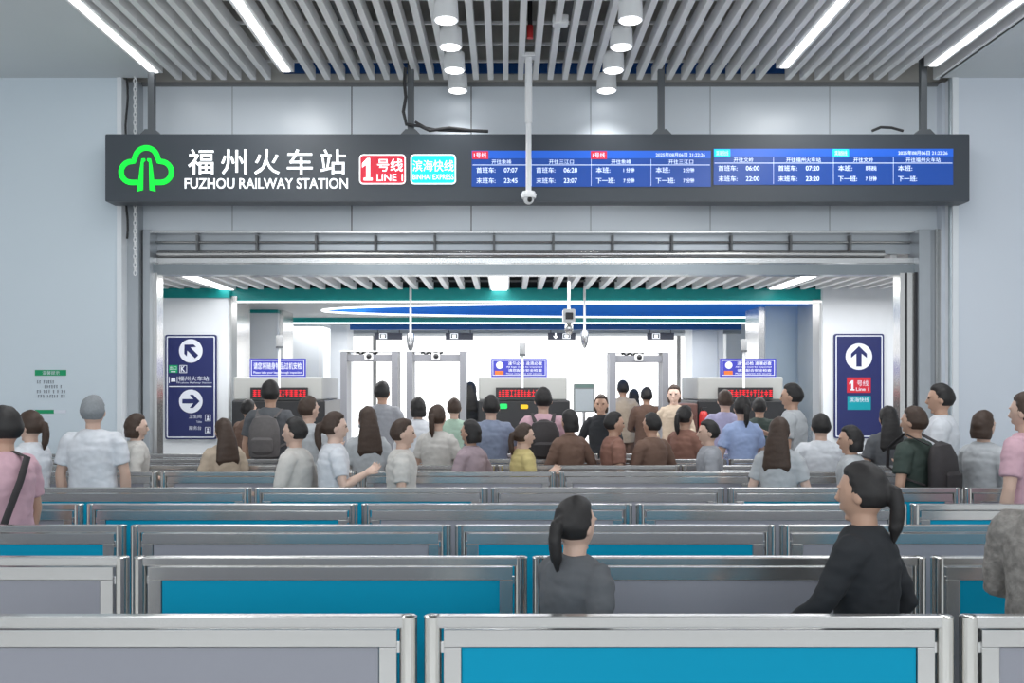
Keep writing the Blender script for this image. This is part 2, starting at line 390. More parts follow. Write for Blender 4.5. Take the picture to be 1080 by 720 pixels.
for nm, x0, x1, m in (('line_badge', 379, 428, M_redb), ('express_badge', 433, 481, M_cyanb)):
    b = MB().rbox(gx(x0), gx(x1), fy - 0.006, fy, gz(194.5), gz(163), 0.04).build(nm, m, sg)
    e = MB(); outer = []; inner = []
    for r, lst, q in ((0.04, outer, 0.0), (0.028, inner, 0.012)):
        xa, xb, za, zbb = gx(x0) + q, gx(x1) - q, gz(194.5) + q, gz(163) - q
        for cx, cz, a0 in ((xb - r, zbb - r, 0), (xa + r, zbb - r, 90), (xa + r, za + r, 180), (xb - r, za + r, 270)):
            for k in range(5): a = math.radians(a0 + 22.5 * k); lst.append((cx + r * math.cos(a), cz + r * math.sin(a)))
    e.ringprism(outer, inner, fy - 0.010, fy - 0.006)
    if nm == 'line_badge':
        numeral(e, gx(381.5), gx(393), gz(190.5), gz(167), fy - 0.010, fy - 0.006)
        text_into(e, '号线', gx(398), gx(425), gz(181), gz(167.5), fy - 0.006, 0.004, 0.01)
        text_into(e, 'LINE 1', gx(397.5), gx(425), gz(191), gz(183.8), fy - 0.006, 0.004, 0.008)
    else:
        text_into(e, '滨海快线', gx(435.5), gx(478.5), gz(181), gz(169), fy - 0.006, 0.004, 0.0)
        text_into(e, 'BINHAI EXPRESS', gx(435.5), gx(478.5), gz(189.5), gz(184), fy - 0.006, 0.004, 0.0)
    e.build('lettering', M_textw, b)
def screen(x0, x1, y0, y1, heads, badge_m, badges, badge_txt, date):
    s = MB().box(gx(x0), gx(x1), fy - 0.004, fy, gz(y1), gz(y0)).build('screen', M_scrA, sg)
    hy = y0 + 8
    MB().box(gx(x0), gx(x1), fy - 0.006, fy - 0.004, gz(hy), gz(y0)).build('header_band', M_scrB, s)
    for bx in badges: MB().box(gx(bx), gx(bx + 17), fy - 0.008, fy - 0.006, gz(y0 + 9), gz(y0 + 0.5)).build('line_tag', badge_m, s)
    t = MB()
    for bx in badges: text_into(t, badge_txt, gx(bx + 2), gx(bx + 15), gz(y0 + 7.5), gz(y0 + 2), fy - 0.008, 0.001)
    n = len(heads); wdt = (x1 - x0) / n
    t.box(gx(x0 + 1), gx(x1 - 1), fy - 0.006, fy - 0.004, gz(y0 + 15.4), gz(y0 + 14.8))
    for k, (h, l1, v1, l2, v2) in enumerate(heads):
        a = x0 + k * wdt; c = a + wdt / 2; hw = 2.6 * len(h)
        text_into(t, h, gx(c - hw), gx(c + hw), gz(y0 + 14), gz(y0 + 9.3), fy - 0.004, 0.001)
        if k: t.box(gx(a - .15), gx(a + .15), fy - 0.006, fy - 0.004, gz(y1 - 1), gz(y0 + 9))
        for (l, v, yy) in ((l1, v1, y0 + 17.5), (l2, v2, y0 + 28.5)):
            text_into(t, l, gx(a + 5), gx(a + 5 + 5 * len(l)), gz(yy + 6), gz(yy), fy - 0.004, 0.001, 0.004)
            if v: text_into(t, v, gx(a + 34), gx(a + 34 + (4.6 if len(v) > 3 else 3.6) * len(v) * .62), gz(yy + 5.5), gz(yy + .5), fy - 0.004, 0.001, 0.01)
    text_into(t, date, gx(x1 - 58), gx(x1 - 6), gz(y0 + 6.6), gz(y0 + 2), fy - 0.006, 0.001, 0.005)
    t.build('lettering', M_scrT, s)
screen(497.5, 749.5, 159, 197, [('开往象峰', '首班车:', '07:07', '末班车:', '23:45'), ('开往三江口', '首班车:', '06:28', '末班车:', '23:07'), ('开往象峰', '本班:', '1 分钟', '下一班:', '7 分钟'), ('开往三江口', '本班:', '2 分钟', '下一班:', '7 分钟')],
       M_redb, (498, 623), '1号线', '2025年08月06日 21:22:26')
screen(752.5, 1005, 157, 195, [('开往文岭', '首班车:', '06:00', '末班车:', '22:00'), ('开往福州火车站', '首班车:', '07:20', '末班车:', '23:20'), ('开往文岭', '本班:', '即将进站', '下一班:', '7 分钟'), ('开往福州火车站', '本班:', '', '下一班:', '')],
       M_cyanb, (753, 878), '滨海快线', '2025年08月06日 21:22:26')
# rods
rods = []
for px, top in ((160.5, 75), (433.5, 73), (697, 69), (973, 69)):
    x = X(px, 9.8); rw = 0.033
    r = MB(); r.box(x - rw, x + rw, GD + 0.06, GD + 0.12, gz1 - 0.01, CZ - .022 if px < 200 else CZ + 0.12)
    r.build('hanger_rod', M_rod, sg, bevel=0.004)
    r = MB(); r.prism([(x - 0.11, gz1 - 0.002), (x + 0.11, gz1 - 0.002), (x + 0.05, gz1 + 0.06), (x - 0.05, gz1 + 0.06)], GD + 0.03, GD + 0.15)
    r.build('bracket', M_rod, sg)
# cables on the sign
cb = MB()
x = X(433.5, 9.8)
cb.tube([(x - .05, 9.72, 5.0), (x - .06, 9.71, 4.85), (x - 0.045, 9.72, 4.7), (x - .07, 9.71, 4.55), (x - .04, 9.72, 4.42), (x + 0.1, 9.70, 4.40), (x + .2, 9.71, 4.355), (x + .4, 9.72, 4.385), (x + .62, 9.73, 4.36), (x + .8, 9.74, 4.355)], 0.017, 8)
cb.tube([(x + .05, 9.73, 4.45), (x + .16, 9.72, 4.385), (x + .3, 9.74, 4.365), (x + .5, 9.75, 4.362), (x + .62, 9.75, 4.36)], 0.014, 8)
tag(cb.build('power_cable', M_cable, None, True), 'black power cable running down the second rod onto the sign top', 'cable')
x = X(930, 9.8); cb = MB().tube([(x - .12, 9.75, 4.362), (x - .03, 9.75, 4.40), (x + .08, 9.75, 4.395), (x + .2, 9.75, 4.362)], 0.014, 8)
tag(cb.build('power_cable', M_cable, None, True), 'short black cable loop lying on the right end of the sign', 'cable')

# dome camera on pole in front of the sign
pd = 9.4; px_ = X(557.5, pd)
dc = thing('dome_camera', (px_, pd, Z(215, pd)), 'white dome security camera on a long ceiling pole before the sign', 'security camera')
MB().box(px_ - .065, px_ + .065, pd - .06, pd + .06, CZ - 0.01, CZ + 0.03).build('ceiling_plate', M_whitem, dc)
MB().tube([(px_, pd, Z(204, pd)), (px_, pd, Z(130, pd)), (px_, pd, Z(130, pd) + .001), (px_, pd, CZ)], [.028, .028, .036, .036], 16).build('pole', M_whitem, dc, True)
MB().tube([(px_, pd, Z(202, pd)), (px_, pd, Z(205.5, pd)), (px_, pd, Z(209, pd))], [0.062, .078, .07], 20).build('housing', M_whitem, dc, True)
MB().ell((px_, pd, Z(209, pd)), 0.055, 0.055, 0.062).build('dome', M_whitem, dc, True)
MB().ell((px_ + .01, pd - .045, Z(211, pd)), 0.024, 0.024, 0.028).build('lens', M_black, dc, True)

# wall notice on left wall
wn = thing('wall_notice', (X(53, SD), SD, Z(436, SD)), 'small notice with a green header stuck on the left white wall', 'notice')
ny = SD - 0.002
MB().box(X(37, SD), X(70, SD), ny - .003, ny, Z(396, SD), Z(390, SD)).build('header', M_signgreen, wn)
t = MB(); text_into(t, '温馨提示', X(45, SD), X(63, SD), Z(395, SD), Z(391, SD), ny - .003, .001); t.build('header_lettering', M_paint, wn)
t = MB()
for r, (a, b) in enumerate(((39, 58), (47, 64), (39, 69), (40, 69))):
    q = a
    while q < b:
        for s in range(3):
            zz = 401.3 + r * 5 + s * 1.2; t.box(X(q, SD), X(q + random.uniform(.8, 1.8), SD), ny - .001, ny, Z(zz + .5, SD), Z(zz, SD))
        t.box(X(q + .7, SD), X(q + 1.1, SD), ny - .001, ny, Z(404 + r * 5, SD), Z(401 + r * 5, SD))
        q += random.choice((2.4, 2.6, 4.5))
t.build('lettering', M_ink, wn)
MB().box(X(37, SD), X(57, SD), ny - .002, ny, Z(436, SD), Z(432, SD)).build('footer', M_signgreen, wn)
MB().box(X(57, SD), X(70, SD), ny - .002, ny, Z(435.5, SD), Z(432.2, SD)).build('footer_patch', M_paint, wn)

# ------------------------------------------------------------------ inner hall
ID = 13.8; IZ = 3.15
sl = MB(); x = -9.0
inner_x = [strip_x(a, b, IZ) for a, b in ((240, 305), (527, 307), (818, 304))]
while x < 9.5:
    if all(abs(x + .035 - l) > .17 for l in inner_x): sl.box(x, x + 0.07, WD + 0.25, ID - 0.01, IZ, IZ + 0.13)
    x += 0.225
struct(sl.build('ceiling_inner_slats', M_slat))
sl = MB()
for yy in (11.0, 12.3, 13.5): sl.box(-9, 9.5, yy, yy + .03, IZ + .0805, IZ + .105)
struct(sl.build('ceiling_inner_rails', M_duct))
struct(MB().box(-12, 12, WD + 0.2, ID + 0.03, IZ + 0.5, IZ + 0.6).build('ceiling', M_dark))
struct(MB().box(-12, 12, WD + 0.2, WD + 0.25, IZ + 0.1, 6.0).build('wall_inner_bulkhead', M_plast))
# curved teal fascia hung at the front edge of the lower ceiling
def curved_band(name, d0, bow, x0, x1, z0, z1, m, th=0.06):
    mb = MB(); n = 40; A = []; B = []
    for k in range(n + 1):
        x = x0 + (x1 - x0) * k / n; u = (x - 1.0) / 8.0; y = d0 + bow * u * u; A.append((x, y)); B.append((x, y + th))
    for (p, q), (r, s) in zip(zip(A, B), zip(A[1:], B[1:])):
        v = [mb.bm.verts.new((*c, z)) for z in (z0, z1) for c in (p, r, s, q)]
        for f in ((0, 1, 2, 3), (7, 6, 5, 4), (0, 4, 5, 1), (2, 6, 7, 3)): mb.bm.faces.new([v[i] for i in f])
    bmesh.ops.remove_doubles(mb.bm, verts=mb.bm.verts, dist=1e-5)
    return mb.build(name, m)
BZ = 2.985
struct(MB().box(-12, 12, ID + .12, ID + .15, IZ + .03, IZ + .5).build('wall_inner_plenum', M_dark))
struct(curved_band('trim_12', ID, 0.08, -9, 9.5, BZ, IZ + 0.02, M_fascia))
tag(curved_band('cove_light', ID - 0.02, 0.08, X(250, 13.8), 9.5, BZ - 0.022, BZ - 0.002, M_ledsoft, 0.05), 'thin curved cove light line under the nearer teal fascia', 'cove light')
# lower ceiling with an elliptical recess
EC = (3.9, 15.45); EA, EB = 6.9, 1.47
def ring_plate(z, name, m, zt=None):
    mb = MB(); n = 96; y0, y1, x0, x1 = ID + 0.07, 16.7, -9.0, 12.0
    vi, vo = [], []
    for k in range(n):
        a = 2 * PI * k / n; ex, ey = EC[0] + EA * math.cos(a), EC[1] + EB * math.sin(a)
        vi.append(mb.bm.verts.new((ex, ey, z)))
        vo.append(mb.bm.verts.new((ex, y1 + 0.5 if ey > EC[1] else y0 - 0.0, z)) if abs(math.cos(a)) < 0.97 else mb.bm.verts.new((x1 if math.cos(a) > 0 else x0, y0 + (y1 + .5 - y0) * (0.5 + 0.5 * math.sin(a) / 0.2431), z)))
    for k in range(n):
        j = (k + 1) % n; mb.bm.faces.new((vi[k], vi[j], vo[j], vo[k]))
    return mb.build(name, m)
M_perf = mat('perforated_grey', (0.50, 0.51, 0.50), 0.5, var=0.25, scale=60)
struct(ring_plate(BZ, 'ceiling_lower', M_perf))
mb = MB(); n = 96
for z0, z1 in ((BZ, BZ + 0.55),):
    lo = [mb.bm.verts.new((EC[0] + EA * math.cos(2 * PI * k / n), EC[1] + EB * math.sin(2 * PI * k / n), z0)) for k in range(n)]
    hi = [mb.bm.verts.new((v.co.x, v.co.y, z1)) for v in lo]
    for k in range(n): j = (k + 1) % n; mb.bm.faces.new((lo[k], lo[j], hi[j], hi[k]))
    mb.bm.faces.new(hi)
struct(mb.build('ceiling_recess', M_blue))
pts = [(EC[0] + EA * math.cos(2 * PI * k / n), EC[1] + EB * math.sin(2 * PI * k / n), BZ - 0.012) for k in range(n + 1)]
tag(MB().tube(pts, [(0.015, 0.012)] * (n + 1), 6, cap=False, up=(0, 0, 1)).build('cove_light', M_ledsoft), 'white cove light ring around the blue ceiling recess', 'cove light')
struct(curved_band('trim_13', 17.15, 0.05, -9, 9.5, 2.90, BZ + 0.02, M_fascia))
tag(curved_band('cove_light', 17.14, 0.05, X(300, 17.2), 9.5, 2.875, 2.899, M_ledsoft, 0.05), 'thin white light line under the farther teal fascia', 'cove light')
struct(MB().box(X(369, 18.5), X(782, 18.5), 18.5, 18.6, Z(347.5, 18.5), 3.2).build('trim_14', M_dblue))
struct(MB().box(-12, 12, 17.25, 26, 3.2, 3.3).build('ceiling', M_ceil))
struct(MB().box(X(369, 20), X(782, 20), 20, 20.2, Z(351.5, 20), 3.2).build('trim_15', M_seam))
# linear lights inside
def strip2(px, py, label, hw=0.09):
    dd = (IZ - EYE) / (VY - py) * F; x = X(px, dd)
    t = thing('linear_light', (x, 12.5, IZ), label, 'ceiling light', 'linear lights inside the gate hall')
    MB().box(x - hw - .03, x + hw + .03, 10.7, dd + .01, IZ - 0.005, IZ + 0.08).build('housing', M_slat, t)
    MB().box(x - hw, x + hw, 10.7, dd, IZ - 0.012, IZ - 0.006).build('diffuser', M_led, t)
strip2(240, 305, 'bright linear light above the left signed pillar')
strip2(527, 307, 'bright linear light in the middle of the inner slats', 0.11)
strip2(818, 304, 'bright linear light above the right signed pillar')
# far wall with windows
FW = 22.0
struct(MB().box(-14, X(368, FW), FW, FW + .2, 0, 3.3).box(X(741, FW), 14, FW, FW + .2, 0, 3.3).box(X(368, FW), X(741, FW), FW, FW + .2, Z(354, FW), 3.3).build('wall_back', M_pill))
wn = struct(MB().box(X(368, FW), X(741, FW), FW + .1, FW + .15, 0, Z(354, FW)).build('window_1', M_win))
mb = MB()
for px in (395, 716): mb.box(X(px, FW) - .04, X(px, FW) + .04, FW, FW + .09, 0, Z(354, FW))
mb.box(X(716, FW), X(741, FW), FW + .02, FW + .09, 0, 0.4)
mb.build('window_mullion', M_mull, wn)
struct(MB().box(-14, -13.8, 10.5, 26, 0, 3.3).build('wall_inner_left', M_pill))
struct(MB().box(13.8, 14, 10.5, 26, 0, 3.3).build('wall_inner_right', M_pill))

# pillars
def pillar(x0, x1, d0, dep, ztop, m, trim=True, cap=None):
    o = MB().box(X(x0, d0), X(x1, d0), d0, d0 + dep, 0, ztop).build('pillar', m, bevel=0.01); struct(o)
    return o
p = pillar(165, 241, 13.72, 0.9, IZ + .4, M_pill)
MB().box(X(164.5, 13.70), X(241.5, 13.70), 13.70, 14.7, Z(314, 13.7), IZ + .01).build('pillar_cap', M_fascia, p)
MB().box(X(241, 13.8), X(250, 13.8), 13.8, 14.5, 0, IZ - .1).build('corner_trim', M_polish, p)
p = pillar(250, 293, 15.4, 0.8, 3.0, M_pill)
MB().box(X(250, 15.39), X(293, 15.39), 15.38, 16.2, Z(330, 15.4), Z(322.5, 15.4)).build('pillar_cap', M_fascia, p)
MB().box(X(293, 15.5), X(299, 15.5), 15.5, 16.2, 0, 3.0).build('corner_trim', M_polish, p)
p = pillar(301, 336, 17.6, 0.8, 3.2, M_pill)
MB().box(X(336, 17.6), X(341, 17.6), 17.6, 18.3, 0, 3.2).build('corner_trim', M_whitem, p)
p = pillar(342, 366, 19.0, 0.8, 3.2, M_pill)
p = pillar(868, 943, 13.72, 0.9, IZ + .4, M_pill)
MB().box(X(857, 13.8), X(868, 13.8), 13.8, 14.5, 0, IZ - .15).build('corner_trim', M_polish, p)
p = pillar(808, 860, 14.75, 0.9, 2.99, M_pillgrey)
MB().box(X(800, 14.8), X(808, 14.8), 14.8, 15.6, 0, 2.98).build('corner_trim', M_polish, p)
p = pillar(730, 757, 19.0, 0.8, 3.2, M_pill)
MB().box(X(757, 19.0), X(763, 19), 19.02, 19.8, 0, 3.2).build('corner_trim', M_whitem, p)
p = pillar(766, 798, 20.5, 0.8, 3.2, M_pill)
tag(MB().box(X(943, 14.5), X(950, 14.5), 14.5, 14.52, Z(411, 14.5), Z(391, 14.5)).build('poster', M_orange), 'narrow orange poster beside the right signed pillar', 'poster')
struct(MB().box(X(942, 14.6), 9, 14.52, 14.7, 0, Z(345, 14.6)).build('partition', M_pill))

# pillar signs
def arrow(mb, cx, cz, s, ang, y0, y1):
    base = [(0, 1), (.75, .28), (.75, -.12), (.25, .30), (.25, -.95), (-.25, -.95), (-.25, .30), (-.75, -.12), (-.75, .28)]
    a = math.radians(ang); pts = [(cx + s * (u * math.cos(a) - v * math.sin(a)), cz + s * (u * math.sin(a) + v * math.cos(a))) for u, v in base]
    mb.prism(pts, y0, y1)
D = 13.70
def dsign(x0, x1, y0, y1, label):
    t = thing('direction_sign', (X((x0 + x1) / 2, D), D, Z(y1, D)), label, 'sign')
    MB().rbox(X(x0, D), X(x1, D), D - .03, D, Z(y1, D), Z(y0, D), .03).build('panel', M_navy, t)
    e = MB(); q = .022
    def rect(q, r):
        out = []; xa, xb, za, zc = X(x0, D) + q, X(x1, D) - q, Z(y1, D) + q, Z(y0, D) - q
        for cx, cz, a0 in ((xb - r, zc - r, 0), (xa + r, zc - r, 90), (xa + r, za + r, 180), (xb - r, za + r, 270)):
            for k in range(5): a = math.radians(a0 + 22.5 * k); out.append((cx + r * math.cos(a), cz + r * math.sin(a)))
        return out
    e.ringprism(rect(q, .02), rect(q + .016, .012), D - .033, D - .03); e.build('border', M_paint, t)
    return t
ds = dsign(175, 229, 353, 463, 'tall navy sign with two white arrow discs on the left pillar')
y = D - .03
for cy, ang in ((370, 45), (423, -90)):
    dd = MB().prism(circ(X(202, D), Z(cy, D), 12.4 * D / F), y - .003, y).build('arrow_disc', M_paint, ds)
    a = MB(); arrow(a, X(202, D), Z(cy, D), 9.3 * D / F, ang, y - .006, y - .003); a.build('arrow', M_navy, dd)
b = MB().box(X(179, D), X(188, D), y - .003, y, Z(393, D), Z(385, D)).build('exit_badge', M_signgreen, ds)
t = MB(); text_into(t, '出口', X(180, D), X(187, D), Z(390, D), Z(386, D), y - .003, .001); t.box(X(181, D), X(186, D), y - .004, y - .003, Z(392.3, D), Z(391.3, D)); t.build('lettering', M_paint, b)
t = MB(); text_into(t, 'K', X(191.5, D), X(196, D), Z(392, D), Z(386, D), y, .002, .02)
for a_ in ((190, 198, 385, 385.6), (190, 198, 392.6, 393.2), (190, 190.6, 385, 393), (197.4, 198, 385, 393)): t.box(X(a_[0], D), X(a_[1], D), y - .002, y, Z(a_[3], D), Z(a_[2], D))
text_into(t, '福州火车站', X(189, D), X(221, D), Z(401.5, D), Z(396.5, D), y, .002)
text_into(t, 'Fuzhou Railway Station', X(189, D), X(224, D), Z(404.8, D), Z(402.6, D), y, .002)
t.box(X(179, D), X(224, D), y - .002, y, Z(408, D), Z(407, D))
t.box(X(179, D), X(179.6, D), y - .002, y, Z(404, D), Z(397, D)); t.box(X(187.4, D), X(188, D), y - .002, y, Z(404, D), Z(397, D))
t.prism([(X(181, D), Z(402.5, D)), (X(186, D), Z(402.5, D)), (X(185.5, D), Z(398.2, D)), (X(181.5, D), Z(398.2, D))], y - .002, y)
text_into(t, '卫生间', X(200, D), X(213, D), Z(441, D), Z(437, D), y, .002)
text_into(t, 'Toilets', X(208, D), X(213.5, D), Z(445.6, D), Z(443.4, D), y, .002)
text_into(t, '服务台', X(200, D), X(213, D), Z(453, D), Z(449, D), y, .002)
for c0 in (437, 450):
    t.ringprism([(X(217, D), Z(c0 + 7, D)), (X(223, D), Z(c0 + 7, D)), (X(223, D), Z(c0, D)), (X(217, D), Z(c0, D))], [(X(217.5, D), Z(c0 + 6.5, D)), (X(222.5, D), Z(c0 + 6.5, D)), (X(222.5, D), Z(c0 + .5, D)), (X(217.5, D), Z(c0 + .5, D))], y - .002, y)
    t.prism(circ(X(220, D), Z(c0 + 2.2, D), .014, 12), y - .002, y); t.prism([(X(218.4, D), Z(c0 + 6, D)), (X(221.6, D), Z(c0 + 6, D)), (X(220.8, D), Z(c0 + 3.4, D)), (X(219.2, D), Z(c0 + 3.4, D))], y - .002, y)
t.build('lettering', M_paint, ds)
ds = dsign(879, 931.5, 352, 462, 'navy sign with an up arrow and red badge on the right pillar')
dd = MB().prism(circ(X(905, D), Z(376, D), 14 * D / F), y - .003, y).build('arrow_disc', M_paint, ds)
a = MB(); arrow(a, X(905, D), Z(376, D), 11.0 * D / F, 0, y - .006, y - .003); a.build('arrow', M_navy, dd)
b = MB().box(X(892.5, D), X(917.5, D), y - .003, y, Z(414, D), Z(398, D)).build('line_badge', M_signred, ds)
t = MB(); numeral(t, X(894.5, D), X(900.5, D), Z(411.5, D), Z(401, D), y - .004, y - .003); text_into(t, '号线', X(903, D), X(915, D), Z(407, D), Z(401, D), y - .003, .001); text_into(t, 'Line 1', X(902, D), X(915.5, D), Z(412, D), Z(408.5, D), y - .003, .001, .01)
t.build('lettering', M_paint, b)
b = MB().box(X(893, D), X(917.5, D), y - .003, y, Z(432, D), Z(417.5, D)).build('express_badge', M_signteal, ds)
t = MB(); text_into(t, '滨海快线', X(895, D), X(915.5, D), Z(424, D), Z(419, D), y - .003, .001); t.build('lettering', M_paint, b)

# hanging direction boxes in front of the windows
for px0, px1, lab, kind in ((395, 424, 'small dark hanging sign above the leftmost metal detector', 'x'), (470, 499, 'small dark hanging sign left of the middle scanner notice', 'x'),
                            (578, 607, 'small dark hanging sign with a white down arrow', 'a'), (683, 711, 'small dark hanging sign above the right metal detector', 'x')):
    dd = 19.0
    t = thing('hanging_sign', (X((px0 + px1) / 2, dd), dd, Z(358, dd)), lab, 'sign', 'dark hanging signs before the bright windows')
    MB().box(X(px0, dd), X(px1, dd), dd, dd + .1, Z(358, dd), Z(350.8, dd)).build('box', mat('hang_dark', (.04, .045, .07), .4), t)
    h = MB()
    for q in (px0 + 3, px1 - 3): h.tube([(X(q, dd), dd + .05, Z(351, dd)), (X(q, dd), dd + .05, 3.2)], .012, 6)
    h.build('hanger', M_rod, t)
    m = MB()
    if kind == 'a': arrow(m, X(586, dd), Z(354, dd), .06, 180, dd - .004, dd)
    cx = 597.5 if kind == 'a' else px0 + 9
    m.ringprism([(X(cx - 4, dd), Z(357, dd)), (X(cx + 4, dd), Z(357, dd)), (X(cx + 4, dd), Z(351.5, dd)), (X(cx - 4, dd), Z(351.5, dd))], [(X(cx - 3.4, dd), Z(356.4, dd)), (X(cx + 3.4, dd), Z(356.4, dd)), (X(cx + 3.4, dd), Z(352.1, dd)), (X(cx - 3.4, dd), Z(352.1, dd))], dd - .004, dd)
    m.rbox(X(cx - 2, dd), X(cx + 2, dd), dd - .004, dd, Z(355.8, dd), Z(352.8, dd), .01)
    m.build('symbol', M_textw, t)

# ------------------------------------------------------------------ gates and scanners
MDD = 13.0
def gate(x0, x1, ytop, label):
    d = MDD; t = thing('metal_detector', (X((x0 + x1) / 2, d), d, 0), label, 'metal detector', 'walk-through metal detectors')
    pw = 6.5 * d / F
    for a in (X(x0, d), X(x1, d) - pw):
        MB().rbox(a, a + pw, d - .18, d + .18, 0.0, Z(ytop + 1, d), .02).build('post', M_gate, t)
        MB().box(a - .01, a + pw + .01, d - .2, d + .2, 0, .06).build('foot', M_black, t)
    MB().box(X(x0, d) + pw * .8, X(x1, d) - pw * .8, d - .14, d + .14, Z(ytop + 11, d), Z(ytop + 4, d)).build('crossbar', M_gate, t)
    MB().box(X(x0, d) - .02, X(x1, d) + .02, d - .15, d + .15, Z(ytop + 1.2, d), Z(ytop, d)).build('top_rail', M_whitem, t)
    cx = X((x0 + x1) / 2, d)
    MB().rbox(cx - .06, cx + .05, d - .2, d - .14, Z(ytop + 10, d), Z(ytop + 2.5, d), .02).build('camera_housing', M_whitem, t)
    MB().ell((cx, d - .2, Z(ytop + 6, d)), .035, .03, .035).build('camera_lens', M_black, t, True)
    c = MB().tube([(X(x0 + 14, d) + k * .03, d, Z(ytop + 2.5, d) + .012 * math.sin(k * 2.1)) for k in range(11)], .014, 6)
    c.build('cable', M_cable, t, True)
gate(361.5, 421, 370, 'grey walk-through metal detector standing left of its twin')
gate(430, 492, 370, 'grey walk-through metal detector left of the middle scanner')
gate(641.5, 703, 371, 'grey walk-through metal detector right of the notice stand')

def scanner(x0, x1, sx0, sx1, lx0, lx1, px, lampy, label, seed, low=M_black):
    d = 12.9; t = thing('baggage_scanner', (X((x0 + x1) / 2, d), d, 0), label, 'baggage scanner', 'X-ray baggage scanners')
    MB().box(X(x0, d), X(x1, d), d, d + 1.2, Z(422, d), Z(397.5, d)).build('hood', M_mach, t, bevel=.02)
    MB().box(X(x0 - 1, d), X(x1 + 3, d), d - .03, d + 1.25, 0.1, Z(422, d)).build('cabinet', low, t, bevel=.02)
    MB().box(X(x0 + 4, d), X(x1 - 4, d), d + .1, d + 1.1, 0, .1).build('plinth', M_black, t)
    MB().box(X(x0 + 14, d), X(x1 - 14, d), d - .5, d - .03, .55, .72).build('conveyor', M_duct, t)
    s = MB().box(X(lx0, d), X(lx1, d), d - .05, d - .002, Z(420.5, d), Z(408.5, d)).build('led_display', M_black, t)
    m = MB(); random.seed(seed); q = lx0 + 3
    while q < lx1 - 4:
        wq = random.uniform(2, 4)
        for r in range(4):
            zz = 411.2 + r * 1.9
            if random.random() < .8: m.box(X(q, d), X(q + wq, d), d - .053, d - .05, Z(zz + .95, d), Z(zz, d))
        m.box(X(q + wq * .4, d), X(q + wq * .6, d), d - .053, d - .05, Z(418, d), Z(411, d)); q += wq + 1
    m.build('led_characters', M_ledred, s)
    n = MB().box(X(sx0, d), X(sx1, d), d + .02, d + .06, Z(397.5, d), Z(378, d)).build('notice_board', M_blues, t)
    m = MB(); e = .02
    o = [(X(sx0, d) + e, Z(397.5, d) + e), (X(sx1, d) - e, Z(397.5, d) + e), (X(sx1, d) - e, Z(378, d) - e), (X(sx0, d) + e, Z(378, d) - e)]
    i_ = [(a + (.008 if k in (0, 3) else -.008), b + (.008 if k < 2 else -.008)) for k, (a, b) in enumerate(o)]
    m.ringprism(o, i_, d + .016, d + .02)
    if sx0 < 300:
        text_into(m, '请您将随身物品过机安检', X(sx0 + 4, d), X(sx1 - 4, d), Z(389.5, d), Z(382, d), d + .02, .003, .012)
        text_into(m, 'Please take your bags through inspection', X(sx0 + 4, d), X(sx1 - 4, d), Z(394.5, d), Z(391.3, d), d + .02, .003, .01)
    else:
        text_into(m, '逢包必检 逢液必查', X(sx0 + 18, d), X(sx1 - 5, d), Z(385, d), Z(381, d), d + .02, .003, .01)
        text_into(m, 'All bags must be inspected', X(sx0 + 16, d), X(sx1 - 5, d), Z(388, d), Z(386, d), d + .02, .003, .01)
        text_into(m, '请您配合安全检查', X(sx0 + 18, d), X(sx1 - 5, d), Z(392, d), Z(388.8, d), d + .02, .003, .01)
        text_into(m, 'Please cooperate with security', X(sx0 + 16, d), X(sx1 - 5, d), Z(395, d), Z(393, d), d + .02, .003, .01)
    m.build('lettering', M_paint, n)
    if sx0 > 300:
        # plain officer-like badge spot left generic: a pale round and an orange block
        MB().prism(circ(X(sx0 + 9, d), Z(385, d), .05, 16), d + .015, d + .02).build('pale_disc', M_paint, n)
        MB().box(X(sx0 + 4, d), X(sx0 + 13, d), d + .015, d + .02, Z(395, d), Z(391, d)).build('orange_patch', M_orange, n)
    c = thing('lamp_camera', (X(px, d), d - .3, Z(412, d)), 'white camera on a thin pole above the %s scanner' % {0: 'left', 1: 'middle', 2: 'right'}[seed], 'security camera', 'pole cameras over the scanners')
    dd = d - .1
    MB().tube([(X(px, dd), dd, Z(409, d)), (X(px, dd), dd, Z(lampy + 13, d))], .017, 8).build('pole', M_whitem, c, True)
    MB().tube([(X(px, dd), dd, Z(lampy + 13, d)), (X(px, dd), dd, Z(lampy + 11, d)), (X(px, dd), dd, Z(lampy, d))], [.02, .042, .045], 12).build('housing', M_campale, c, True)
    MB().tube([(X(px, dd), dd, Z(lampy + 13.5, d)), (X(px, dd), dd, Z(lampy + 11.5, d))], .046, 12).build('base_ring', M_rod, c, True)
    return t
scanner(246, 340, 263, 322, 265, 325, 294.5, 354, 'baggage scanner with a pale hood right of the left signed pillar', 0)
sc = scanner(505, 598, 518, 577, 523, 570, 551, 362, 'baggage scanner with a grey hood in the middle', 1)
MB().rbox(X(527, 12.9), X(535, 12.9), 12.86, 12.87, Z(431, 12.9), Z(425.5, 12.9), .02).build('go_light', M_ledgreen, sc)
MB().rbox(X(549, 12.9), X(557, 12.9), 12.86, 12.87, Z(431, 12.9), Z(426.5, 12.9), .02).build('amber_light', M_ledamber, sc)
scanner(736, 826, 760, 819, 757, 814, 784.5, 358, 'baggage scanner with a beige hood left of the right pillar', 2)
tag(MB().box(X(705, 13), X(732, 13), 12.75, 13.3, 0, Z(425, 13)).build('inspection_counter', M_brown, None, bevel=.02), 'dark brown inspection counter left of the right scanner', 'counter')
fx = thing('fire_extinguisher', (X(742, 12.6), 12.6, Z(450, 12.6)), 'red extinguisher before the right scanner', 'fire extinguisher')
xx = X(742, 12.6)
MB().tube([(xx, 12.6, .85), (xx, 12.6, 0.88), (xx, 12.6, 1.35), (xx, 12.6, 1.4), (xx, 12.6, 1.42)], [.05, .06, .06, .045, .02], 16).build('cylinder', M_red, fx, True)
